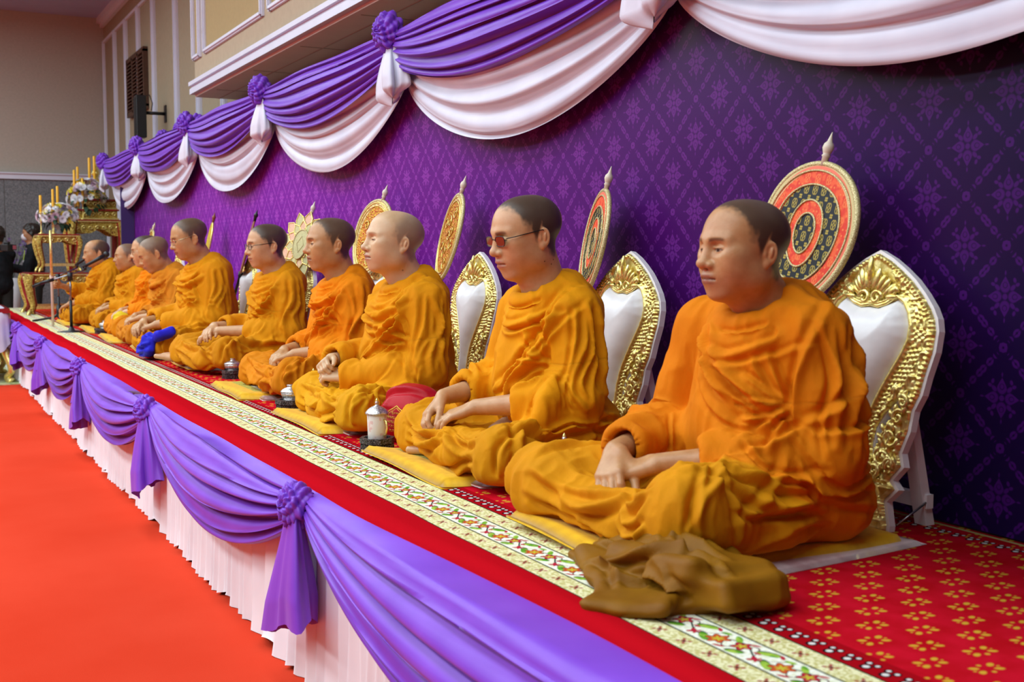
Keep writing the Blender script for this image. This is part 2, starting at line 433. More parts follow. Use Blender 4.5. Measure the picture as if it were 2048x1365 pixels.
def swag_pts(yA, yB, x, z, s0, s1, folds, amp, bulge, seed, gather=.05, drop=.0, nu=72, nv=70, skew=.35, power=.8, ztop=0):
    rg = np.random.default_rng(seed)
    u = np.linspace(0, 1, nu)[:, None]; v = np.linspace(0, 1, nv)[None, :]
    c = np.clip(1-(2*u-1)**2, 0, 1)**power
    warp = v+.025*np.sin(2*PI*v*1.5+rg.uniform(0, 6))+.02*np.sin(2*PI*v*3.1+rg.uniform(0, 6))
    t = warp*folds+skew*(u-.5)+rg.uniform(0, 1)
    ridge = np.abs(np.sin(PI*t))**.8
    ridge2 = np.abs(np.sin(PI*(t*2.3+.6*u+rg.uniform(0, 1))))
    A = amp*(.28+.72*c**.7)*(.7+.3*np.sin(PI*np.clip(v*1.1, 0, 1)))
    off = A*(ridge+.22*ridge2)
    end = 1-c
    Z = z-gather*v*end-(s0+(s1-s0)*v)*c-drop*v
    Z = Z+.35*A*np.cos(2*PI*t)*c
    Z = Z+.006*np.sin(u*9+v*4+seed)*c
    Xp = x-bulge*c*(.35+.65*np.sin(PI*np.clip(v*.9+.1, 0, 1)))-off-ztop*0
    Yp = yA+(yB-yA)*u+0*v
    return np.stack([Xp+0*u, Yp+0*Z, Z], -1)
def rosette_mesh(name, r, seed, n=40):
    """a crumpled fabric rose: a ball with spiralling ridges"""
    rg = np.random.default_rng(seed)
    a = np.linspace(0, 2*PI, n*2, endpoint=False)[:, None]; b = np.linspace(-PI/2, PI/2, n)[None, :]
    ph = rg.uniform(0, 6, 6)
    d = np.abs(np.sin(3*a+4.2*b+ph[0]+1.3*np.sin(2*a+ph[1])+1.1*np.sin(3*b+ph[2])))
    d2 = np.abs(np.sin(5*a-3.5*b+ph[3]+1.2*np.sin(a*2+ph[4])))
    d3 = np.abs(np.sin(7*a+6*b+ph[5]+1.5*np.sin(3*a-2*b)))
    R = r*(.62+.26*d**.7+.18*d2+.10*d3)
    Xs = -np.sin(b)*R*.8+0*a; rr = np.cos(b)*R
    P = np.stack([Xs, rr*np.cos(a), rr*np.sin(a)*1.08], -1)
    me = grid_mesh(name, P, True, wrap_u=True); me.flip_normals(); return me
def tail_mesh(name, w0, w1, L, seed, folds=3, amp=.018, slant=.12, puff=0., nu=40, nv=36):
    """cloth hanging from a knot; x towards the hall is negative"""
    rg = np.random.default_rng(seed)
    u = np.linspace(0, 2*PI, nu, endpoint=False)[:, None]; v = np.linspace(0, 1, nv)[None, :]
    w_ = w0+(w1-w0)*v**.8
    if puff: w_ = w0+(w1-w0)*np.sin(PI*np.clip(v*.62, 0, 1))**1.2; w_ = w_*(1-puff*np.clip((v-.82)/.18, 0, 1)**2)
    f = 1+.28*np.sin(folds*u+rg.uniform(0, 6)+v*.8)+.12*np.sin((folds*2+1)*u+rg.uniform(0, 6)-v)
    f = 1+(f-1)*(.6+.6*v)
    Y = np.cos(u)*w_*f; Xp = np.sin(u)*np.minimum(w_*.4, .05)*f-.01
    lean = rg.uniform(-.04, .04)
    Z = -L*v*(1+slant*np.cos(u+rg.uniform(-.4, .4)))+0*u+.01*np.sin(3*u)*v
    P = np.stack([Xp, Y+lean*v, Z], -1)
    me = grid_mesh(name, P, True, wrap_u=True); return me

# ---- white pleated skirt of the stage, one long cloth
ny = 2600; yv = np.linspace(S0, S1, ny); rg = np.random.default_rng(8)
ph = np.cumsum((1+.35*np.sin(yv*3.1)+.25*np.sin(yv*7.7+1))*(yv[1]-yv[0])/.082)
tri = np.abs((ph % 1)-.38)/.62; pl = np.clip(tri, 0, 1)**1.1
big = .5+.5*np.sin(yv*4.1+np.sin(yv*1.7)*2)
zz = [(-.05, .3), (-.09, .6), (-.2, .85), (-.35, 1.0), (-.48, 1.15), (-.56, 1.3), (HALL+.004, 1.45)]
Pk = np.zeros((ny, len(zz), 3))
for j, (z, k) in enumerate(zz):
    Pk[:, j, 0] = SX-.012-.020*k*pl-.018*big*max(0, k-.6); Pk[:, j, 1] = yv+.012*np.sin(yv*31)*(k > 1); Pk[:, j, 2] = z+(.016*(np.sin(yv*23)+np.sin(yv*9.3)) if j == len(zz)-1 else 0)
Pk[:, -1, 2] = np.maximum(Pk[:, -1, 2], HALL+.002)
me = grid_mesh('stage_skirt', Pk); me.flip_normals()
tag(link('stage_skirt', me, None, M_skirt), 'long white pleated cloth skirt along the stage front', 'skirt')
# ---- violet swags along the stage edge
KY = [-1.30, .92, 3.14, 5.41, 7.62, 9.79, 11.9, 14.1]
for i in range(len(KY)-1):
    yA, yB = KY[i], KY[i+1]
    if i == 0: continue
    t = thing('stage_swag', 'violet satin swag on the stage edge, %s bay from the camera' % NTH[i-1], 'swag', (0, 0, 0), 0, 'violet swags along the stage edge')
    P = swag_pts(yA, yB, SX-.045, -.006, .004, .33, 5.0, .060, .03, 40+i, gather=.05)
    P[:, 0] = np.stack([np.full(P.shape[0], SX+.05+(.03 if i == 1 else 0)), P[:, 0, 1], np.full(P.shape[0], -.009)], -1); P[:, 1, 2] = -.004; P[:, 1, 0] = np.minimum(P[:, 1, 0], SX-.03)
    me = grid_mesh('swag_cloth', P); link('swag_cloth', me, t, M_pstage)
    rm = rosette_mesh('knot', .062, 60+i)
    link('knot', rm, t, M_pstage, (SX-.085, yB if i else yB, -.035))
    link('tail', tail_mesh('tail', .03, .15, .34, 80+i, 3, .02, .16), t, M_pstage, (SX-.085, yB-.01, -.05))
    link('tail', tail_mesh('tail', .03, .10, .22, 90+i, 3, .02, .2), t, M_pstage, (SX-.075, yB+.035, -.05))

# ---- the valance above the backdrop: violet over white, a rosette and a white puff at every joint
RY = [.90, 3.09, 5.30, 7.55, 9.76, 12.0, 14.15]
VZ = 1.765
M_cord = plain('backdrop_top_tape', '#4a2a5c', .3, 60, rough=.7)
for i in range(len(RY)-1):
    yA, yB = RY[i], RY[i+1]
    t = thing('valance_swag', 'violet and white satin valance above the backdrop, %s bay from the camera' % NTH[i], 'valance', (0, 0, 0), 0, 'valance bays above the backdrop')
    # white layer
    P = swag_pts(yA, yB, WX-.045, VZ-.03, .02, .56, 5.0, .036, .06, 140+i, gather=.20, drop=.02)
    link('white_drape', grid_mesh('white_drape', P), t, M_white)
    P = swag_pts(yA, yB, WX-.115, VZ-.005, .012, .34, 6.0, .045, .07, 120+i, gather=.15, nv=76)
    link('violet_drape', grid_mesh('violet_drape', P), t, M_ptop)
    for yy in ((yA, yB) if i == 0 else (yB,)):
        link('white_puff', tail_mesh('white_puff', .04, .13, .28, 160+i, 4, .02, .08, puff=.96), t, M_white, (WX-.13, yy, VZ-.06))
        link('rosette', rosette_mesh('rosette', .088, 180+i), t, M_ptop, (WX-.15, yy, VZ-.01))
    link('top_tape', MB().box(WX-.03, WX-.004, yA, yB, VZ-.05, VZ+.005).mesh('top_tape'), t, M_cord)
# a second row of rosettes showing over the top from the far side of the backdrop frame
for k, (yy, nm) in enumerate(((10.1, 'nearest'), (10.75, 'middle'), (11.55, 'farthest'))):
    t = thing('rear_rosette', 'small violet cloth rosette peeping over the valance, %s of the three' % nm, 'rosette', (WX+.04, yy+.1, 1.80))
    link('rose', rosette_mesh('rose', .085, 300+k), t, M_ptop)
    link('cloth_band', tail_mesh('cloth_band', .03, .06, .2, 310+k), t, M_ptop, (.02, 0, -.02))
# ================================================================== implicit surfaces for bodies and robes
def rotm(rx=0, ry=0, rz=0):
    """degrees; columns are the local axes"""
    rx, ry, rz = map(math.radians, (rx, ry, rz)); c, s = math.cos, math.sin
    A = np.array([[1, 0, 0], [0, c(rx), -s(rx)], [0, s(rx), c(rx)]]); B = np.array([[c(ry), 0, s(ry)], [0, 1, 0], [-s(ry), 0, c(ry)]])
    Cc = np.array([[c(rz), -s(rz), 0], [s(rz), c(rz), 0], [0, 0, 1]]); return Cc @ B @ A
class Pr:
    __slots__ = ('t', 'a', 'b', 'r', 'rb', 'R', 'op', 'k', 'bc', 'br', 'g')
def EL(c, r, R=None, op='u', k=.02, g=0):
    p = Pr(); p.t = 'e'; p.a = np.array(c, float); p.r = np.array(r, float); p.R = R; p.op = op; p.k = k; p.bc = p.a; p.br = max(r); p.g = g; return p
def CP(a, b, ra, rb=None, op='u', k=.02, g=0):
    p = Pr(); p.t = 'c'; p.a = np.array(a, float); p.b = np.array(b, float); p.r = ra; p.rb = ra if rb is None else rb; p.R = None; p.op = op; p.k = k
    p.bc = (p.a+p.b)/2; p.br = np.linalg.norm(p.a-p.b)/2+max(p.r, p.rb); p.g = g; return p
def TO(c, rad, tube, R=None, op='u', k=.02, g=0, sx=1.):
    p = Pr(); p.t = 't'; p.a = np.array(c, float); p.r = rad; p.rb = tube; p.b = sx; p.R = R; p.op = op; p.k = k; p.bc = p.a; p.br = rad*max(1, 1/sx)+tube; p.g = g; return p
def BX(c, hs, r, R=None, op='u', k=.02, g=0):
    p = Pr(); p.t = 'b'; p.a = np.array(c, float); p.r = np.array(hs, float); p.rb = r; p.R = R; p.op = op; p.k = k; p.bc = p.a; p.br = float(np.linalg.norm(hs))+r; p.g = g; return p
def xform(prims, Rm, T, s=1.):
    out = []
    for q in prims:
        p = Pr()
        for n in Pr.__slots__: setattr(p, n, getattr(q, n, None))
        p.a = Rm @ (q.a*s)+T
        if q.t == 'c': p.b = Rm @ (q.b*s)+T; p.r = q.r*s; p.rb = q.rb*s
        else:
            p.R = Rm if q.R is None else Rm @ q.R
            p.r = q.r*s
            if q.t == 't': p.rb = q.rb*s
        p.bc = Rm @ (q.bc*s)+T; p.br = q.br*s; p.k = q.k*s
        out.append(p)
    return out
def pdist(p, P):
    d = P-p.a.astype(np.float32)
    if p.t == 'c':
        ab = (p.b-p.a).astype(np.float32); L = float(ab @ ab)+1e-12
        h = np.clip((d @ ab)/L, 0, 1)
        q = d-h[:, None]*ab
        return np.sqrt((q*q).sum(1))-(p.r+(p.rb-p.r)*h)
    if p.R is not None: d = d @ p.R.astype(np.float32)
    if p.t == 'e':
        r = p.r.astype(np.float32); q = d/r; k0 = np.sqrt((q*q).sum(1)); q = q/r; k1 = np.sqrt((q*q).sum(1))+1e-9
        return np.where(k0 > 1e-5, k0*(k0-1)/k1, -min(p.r))
    if p.t == 'b':
        q = np.abs(d)-p.r.astype(np.float32); return np.sqrt((np.maximum(q, 0)**2).sum(1))+np.minimum(q.max(1), 0)-p.rb
    x = d[:, 0]*p.b
    q = np.sqrt(x*x+d[:, 1]**2)-p.r
    return np.sqrt(q*q+d[:, 2]**2)-p.rb
def sdf(prims, P):
    """groups (g) are combined on their own, then joined with a tight crease"""
    out = None
    for g in sorted({p.g for p in prims}):
        D = np.full(len(P), 1., np.float32)
        for p in prims:
            if p.g != g: continue
            d = pdist(p, P); k = p.k
            if p.op == 'u':
                if k <= 0: D = np.minimum(D, d)
                else:
                    h = np.maximum(k-np.abs(D-d), 0)/k; D = np.minimum(D, d)-h*h*k*.25
            else:
                h = np.maximum(k-np.abs(D+d), 0)/k; D = np.maximum(D, -d)+h*h*k*.25
        if out is None: out = D
        else:
            k = .012; h = np.maximum(k-np.abs(D-out), 0)/k; out = np.minimum(D, out)-h*h*k*.25
    return out
def polygonize(prims, h, B=14, margin=.05):
    """sparse naive surface nets; returns vertices and quads"""
    U = [p for p in prims if p.op == 'u']
    lo = np.min([p.bc-p.br for p in U], 0)-.03; hi = np.max([p.bc+p.br for p in U], 0)+.03
    nb = np.ceil((hi-lo)/(B*h)).astype(int)
    gi = np.stack(np.meshgrid(*[np.arange(n) for n in nb], indexing='ij'), -1).reshape(-1, 3)
    R = B*h*.5*math.sqrt(3)
    cen = (lo+(gi+.5)*B*h).astype(np.float32)
    d0 = sdf(prims, cen); act = gi[np.abs(d0) < R*1.9+.02]
    N = nb*B+2
    loc = np.arange(B+1); G = np.stack(np.meshgrid(loc, loc, loc, indexing='ij'), -1).reshape(-1, 3)
    ids = []; pts = []; qa = []
    BC = np.array([p.bc for p in prims]); BR = np.array([p.br+R+max(margin, p.k) for p in prims])
    for b in act:
        i0 = b*B; c = lo+(b+.5)*B*h
        S = [prims[i] for i in np.where(((BC-c)**2).sum(1) < BR*BR)[0]]
        if not S: continue
        gidx = G+i0; P = (lo+gidx*h).astype(np.float32)
        D = sdf(S, P).reshape(B+1, B+1, B+1); neg = D < 0
        if neg.all() or not neg.any(): continue
        cnt = np.zeros((B, B, B), np.int32)
        for dx in (0, 1):
            for dy in (0, 1):
                for dz in (0, 1): cnt += neg[dx:B+dx, dy:B+dy, dz:B+dz]
        cells = np.argwhere((cnt > 0) & (cnt < 8))
        if len(cells):
            acc = np.zeros((len(cells), 3)); num = np.zeros(len(cells))
            cx_, cy_, cz_ = cells.T
            for ax in range(3):
                o = [q for q in range(3) if q != ax]
                for s1 in (0, 1):
                    for s2 in (0, 1):
                        off = np.zeros(3, int); off[o[0]] = s1; off[o[1]] = s2
                        e = off.copy(); e[ax] = 1
                        va = D[cx_+off[0], cy_+off[1], cz_+off[2]]; vb = D[cx_+e[0], cy_+e[1], cz_+e[2]]
                        m_ = (va < 0) != (vb < 0); t = np.where(m_, va/(va-vb+1e-12), 0)
                        pt = cells+off; pt = pt.astype(float); pt[:, ax] += t
                        acc += pt*m_[:, None]; num += m_
            pts.append(lo+(acc/num[:, None]+i0)*h); g = cells+i0
            ids.append((g[:, 0]*N[1]+g[:, 1])*N[2]+g[:, 2])
        for ax in range(3):
            sl = [slice(0, B)]*3; sl2 = list(sl); sl2[ax] = slice(1, B+1)
            a = neg[tuple(sl)]; bb = neg[tuple(sl2)]
            e = np.argwhere(a != bb)
            if not len(e): continue
            fl = a[e[:, 0], e[:, 1], e[:, 2]]; g = e+i0
            o1 = np.zeros(3, int); o2 = np.zeros(3, int); o1[(ax+1) % 3] = 1; o2[(ax+2) % 3] = 1
            quad = [g, g-o1, g-o1-o2, g-o2]
            q = np.stack([(w_[:, 0]*N[1]+w_[:, 1])*N[2]+w_[:, 2] for w_ in quad], 1)
            q[~fl] = q[~fl][:, ::-1]; qa.append(q)
    ids = np.concatenate(ids); pts = np.concatenate(pts); q = np.concatenate(qa)
    order = np.argsort(ids); ids = ids[order]; pts = pts[order]
    f = np.searchsorted(ids, q); f = np.minimum(f, len(ids)-1); ok = (ids[f] == q).all(1)
    return pts.astype(np.float32), f[ok]
def vnormals(V, F):
    a, b, c, d = (V[F[:, i]] for i in range(4)); n = np.cross(c-a, d-b); N = np.zeros_like(V)
    for i in range(4): np.add.at(N, F[:, i], n)
    return N/(np.linalg.norm(N, axis=1, keepdims=True)+1e-12)
def laplace(V, F, it=2, lam=.5):
    E = np.concatenate([F[:, [0, 1]], F[:, [1, 2]], F[:, [2, 3]], F[:, [3, 0]]]); n = len(V)
    deg = np.bincount(E[:, 0], minlength=n)+np.bincount(E[:, 1], minlength=n)
    for _ in range(it):
        S = np.stack([np.bincount(E[:, 0], V[E[:, 1], k], n)+np.bincount(E[:, 1], V[E[:, 0], k], n) for k in range(3)], 1)
        V = V+lam*(S/np.maximum(deg, 1)[:, None]-V)
    return V.astype(np.float32)
def catmull(P, n):
    P = np.asarray(P, float); Q = np.vstack([2*P[0]-P[1], P, 2*P[-1]-P[-2]]); out = []
    for i in range(1, len(Q)-2):
        for t in np.linspace(0, 1, n, endpoint=False):
            a, b, c, d = Q[i-1:i+3]
            out.append(.5*(2*b+(c-a)*t+(2*a-5*b+4*c-d)*t*t+(3*b-a-3*c+d)*t**3))
    out.append(Q[-2]); return np.array(out)
def fold_field(V, N, curves):
    """every curve: (points, amplitude, width). Points are snapped to the surface; returns the displacement of each vertex"""
    D = np.zeros(len(V)); V = V.astype(np.float32)
    for pts, A, w_ in curves:
        C = catmull(pts, 7)
        lo, hi = C.min(0)-.12, C.max(0)+.12
        near = np.where(((V > lo) & (V < hi)).all(1))[0]
        if len(near) < 20: continue
        Vn = V[near]
        for it in range(1):
            j = np.array([np.argmin(((Vn-c)**2).sum(1)) for c in C.astype(np.float32)]); C = Vn[j].astype(float); Nc = N[near][j]
        for _ in range(3): C[1:-1] = (C[:-2]+2*C[1:-1]+C[2:])/4
        T = np.gradient(C, axis=0); T /= np.linalg.norm(T, axis=1, keepdims=True)+1e-9
        S = np.cross(T, Nc); S /= np.linalg.norm(S, axis=1, keepdims=True)+1e-9
        lo, hi = C.min(0)-3.2*w_, C.max(0)+3.2*w_
        sel = near[((Vn > lo) & (Vn < hi)).all(1)]
        if not len(sel): continue
        Vs = V[sel]; best = np.full(len(sel), 1e9, np.float32); bi = np.zeros(len(sel), int); bs = np.zeros(len(sel))
        for i in range(len(C)-1):
            a = C[i].astype(np.float32); ab = (C[i+1]-C[i]).astype(np.float32); L = float(ab @ ab)+1e-12
            d = Vs-a; hh = np.clip((d @ ab)/L, 0, 1); q = d-hh[:, None]*ab; dd = (q*q).sum(1); m_ = dd < best
            best[m_] = dd[m_]; bi[m_] = i; bs[m_] = ((i+hh)/(len(C)-1))[m_]
        dist = np.sqrt(best); side = np.sign(((Vs-C[bi])*S[bi]).sum(1)); t = dist/w_*side
        taper = np.clip(np.sin(PI*np.clip(bs, .0, 1)), 0, 1)**.6
        same = np.clip((N[sel]*Nc[bi]).sum(1)*1.5, 0, 1)
        D[sel] += A*taper*same*(np.exp(-1.6*np.abs(t)**1.5)-.8*np.exp(-(t-1.15)**2*2.6))
    return D
def vnoise(P, seed=0):
    """smooth value noise in 3D, about -1..1"""
    I = np.floor(P).astype(np.int64); f = P-I; f = f*f*(3-2*f); r = 0
    def hsh(a):
        n = a[:, 0]*374761393+a[:, 1]*668265263+a[:, 2]*2147483647+seed*1442695041
        n = (n ^ (n >> 13))*1274126177; n = n ^ (n >> 16); return (n & 0xffff)/32768.-1
    for dx in (0, 1):
        for dy in (0, 1):
            for dz in (0, 1):
                w_ = (f[:, 0] if dx else 1-f[:, 0])*(f[:, 1] if dy else 1-f[:, 1])*(f[:, 2] if dz else 1-f[:, 2]); r = r+w_*hsh(I+np.array([dx, dy, dz]))
    return r
# ================================================================== seated people
# local frame: origin under the hips on the seat, the person faces -x, the left hand is at -y
def head_prims(fat=0., jaw=0., nose=1., brow=1., lid=.5, cheek=0., long=0., ear=1., lips=1.):
    H = []
    A = H.append
    A(EL((.020, 0, .032), (.098, .0765, .080), k=0))                       # skull
    A(EL((-.028, 0, .026), (.064, .066, .074), k=.04))                    # forehead
    A(EL((-.026, 0, -.030), (.068, .062+.6*fat, .075+long), k=.04))       # face
    A(EL((-.036, 0, -.070-long), (.050, .048+fat+.5*jaw, .040), k=.035))      # jaw
    A(EL((-.070, 0, -.097-long), (.021, .026+.3*jaw, .017), k=.025))           # chin
    for s in (-1, 1):
        A(EL((-.052, s*.040, -.034), (.032, .024+.5*cheek, .032), k=.03))       # cheek
        A(EL((-.062, s*.046, -.010), (.018, .016, .013), k=.025))             # cheekbone
        A(EL((-.004, s*(.050+.6*fat), -.062), (.026, .018+.3*fat, .030), k=.03))          # jaw angle
        A(CP((-.092, s*.012, .024), (-.074, s*.046, .023), .0085*brow, .007*brow, k=.018))
    A(EL((-.078, 0, -.060-.4*long), (.026, .031, .026), k=.02))                    # muzzle
    for s in (-1, 1):
        A(EL((-.099, s*.029, .006), (.017, .019, .0115), op='s', k=.016))  # socket
        A(EL((-.078, s*.031, .003), (.0135, .0150, .0125), k=.004))          # eyeball with lids
        A(CP((-.0905, s*.020, .0065), (-.0835, s*.043, .006), .0034, .0028, k=.004))   # upper lid
        A(CP((-.0895, s*.021, -.0055), (-.0825, s*.042, -.0045), .003, .0025, k=.005))   # lower lid
    A(CP((-.091, 0, .014), (-.109, 0, -.024), .0075, .0105*nose, k=.014))     # nose
    A(EL((-.1115, 0, -.0285), (.0125*nose, .0135*nose, .0115), k=.008))
    for s in (-1, 1):
        A(EL((-.100, s*.0155*nose, -.0325), (.0125, .0085, .0090), k=.006))
        A(EL((-.1065, s*.0075, -.0415), (.004, .0032, .0035), op='s', k=.003))
    A(EL((-.0985, 0, -.0575-.4*long), (.0095, .0235, .0062*lips), R=rotm(0, 12, 0), k=.006))
    A(EL((-.0960, 0, -.0690-.4*long), (.0095, .0205, .0066*lips), k=.006))
    A(CP((-.1075, -.013, -.0628-.4*long), (-.1075, .013, -.0628-.4*long), .0028, op='s', k=.004))
    for s in (-1, 1):
        A(CP((-.1065, s*.012, -.0628-.4*long), (-.095, s*.0255, -.0645-.4*long), .0026, .0018, op='s', k=.004))
    for s in (-1, 1):                                                     # ears
        R_ = rotm(0, 12, s*24)
        c = np.array((.015, s*.0790, -.011))
        A(EL(c, (.0170*ear, .0065, .0285*ear), R=R_, k=.005))
        A(EL(c+R_ @ np.array((.0015, s*.0058, .004)), (.0110*ear, .0052, .0190*ear), R=R_, op='s', k=.003))
        A(EL(c+R_ @ np.array((.0025, s*.0035, .002)), (.0045, .004, .0125), R=R_, k=.003))
        A(EL(c+R_ @ np.array((-.0115, s*.002, -.003)), (.005, .0045, .007), R=R_, k=.003))
        A(EL(c+R_ @ np.array((-.0035, s*.001, -.0245)), (.0075, .0058, .0095), R=R_, k=.005))
    return H
def hand_prims(W, d, n, side, curl=(25, 35, 25), spread=.0, thumb=(35, 20), s=1., rg=None):
    """W wrist, d finger direction, n palm-facing normal, side +1/-1 picks the thumb side"""
    W = np.array(W, float); d = np.array(d, float); d /= np.linalg.norm(d); n = np.array(n, float); n -= d*(n @ d); n /= np.linalg.norm(n)
    t = np.cross(d, n)*side                                  # towards the thumb
    out = []
    offs = [.026, .009, -.008, -.024]; lens = [.066, .074, .069, .054]; base = [.082, .086, .082, .074]
    for i in range(4):
        K = W+s*(d*base[i]+t*offs[i])
        out.append(CP(W+s*(d*.012+t*offs[i]*.55), K, .0135*s, .0110*s, k=.012*s))
        ang = 0; p = K; dirv = d+t*(offs[i]*spread*8)
        dirv /= np.linalg.norm(dirv)
        for j, (fr, cu) in enumerate(zip((.46, .30, .24), curl)):
            ang += math.radians(cu)
            v = dirv*math.cos(ang)+n*math.sin(ang)
            q = p+v*lens[i]*fr*s
            out.append(CP(p, q, (.0092-.0006*j)*s, (.0086-.0007*j)*s, k=.003*s)); p = q
    out.append(EL(W+s*(d*.048+n*.006+t*.004), (.03*s, .03*s, .014*s), R=np.stack([d, t, n], 1), k=.012*s))
    a1, a2 = map(math.radians, thumb)
    b0 = W+s*(d*.02+t*.020); v1 = d*math.cos(a1)+t*math.sin(a1)*.8+n*.35; v1 /= np.linalg.norm(v1)
    b1 = b0+v1*.045*s; v2 = d*math.cos(a2)+t*math.sin(a2)*.5+n*.45; v2 /= np.linalg.norm(v2)
    b2 = b1+v2*.032*s; b3 = b2+(v2*.8+d*.2)*.024*s
    out += [CP(b0, b1, .0150*s, .0112*s, k=.012*s), CP(b1, b2, .0105*s, .0095*s, k=.004*s), CP(b2, b3, .0095*s, .0078*s, k=.003*s)]
    return out
def foot_prims(A_, d, up, s=1.):
    A_ = np.array(A_, float); d = np.array(d, float)/np.linalg.norm(d); up = np.array(up, float); up -= d*(up @ d); up /= np.linalg.norm(up); t = np.cross(d, up)
    R_ = np.stack([d, t, up], 1)
    o = [EL(A_, (.05, .036, .034), R=R_, k=.02), EL(A_+d*.09, (.075, .044, .026), R=R_, k=.03)]
    for i, (L_, r) in enumerate(((.172, .0135), (.175, .0100), (.168, .0095), (.158, .009), (.145, .0085))):
        o.append(CP(A_+d*.12+t*(-.03+.016*i), A_+d*L_+t*(-.034+.0165*i), r*1.1, r, k=.004))
    return o

SKIN_TONES = {}
def skin_mat(name, a, b, hair, hairmix, lip, sheen_r=.42):
    def col():
        base = mixc(ramp(noise(26, 4, .6), .3, .7), lin(a), lin(b))
        base = mixc(ramp(noise(9, 3), .45, .75)*.35, base, tuple(q*s_ for q, s_ in zip(lin(a), (1.02, .78, .72))))
        base = mixc(attr('lip')*.75, base, lin(lip))
        base = mixc(attr('flush')*.25, base, tuple(q*s_ for q, s_ in zip(lin(b), (1.05, .70, .62))))
        stub = ramp(noise(700, 2), .25, .7)
        hc = mixc(stub, lin(hair), tuple(min(1, q*1.5+.006) for q in lin(hair)))
        base = mixc(attr('hair')*hairmix, base, hc)
        base = mixc(attr('eye'), base, lin('#a09184'))
        return mixc(attr('dark'), base, lin('#140c09'))
    return mat(name, col, rough=sheen_r, spec=.45, sss=.06, bump=lambda: noise(240, 3)+noise(1100, 1)*attr('hair')*1.5, bstr=.14, bdist=.002)
def robe_mat(name, outer, under):
    def col():
        o = lin(outer); u = lin(under)
        a = mixc(ramp(noise(7, 4), .3, .7), tuple(q*.9 for q in o), tuple(min(1, q*1.08) for q in o))
        b = mixc(ramp(noise(7, 4), .3, .7), tuple(q*.9 for q in u), tuple(min(1, q*1.08) for q in u))
        c = mixc(attr('under'), a, b)
        return mixc(attr('seam')*.45, c, tuple(q*.55 for q in o))
    def bmp():
        x, y, z = coords()
        weave = noise(1100, 1)*.25
        crease = noise(28, 4, .6, vec=comb(x*1., y*1., z*.45))
        return crease*1.6+weave-attr('seam')*.5
    return mat(name, col, rough=.8, spec=.12, bump=bmp, bstr=.32, bdist=.006)

def smooth01(x, a, b):
    t = np.clip((x-a)/(b-a), 0, 1); return t*t*(3-2*t)

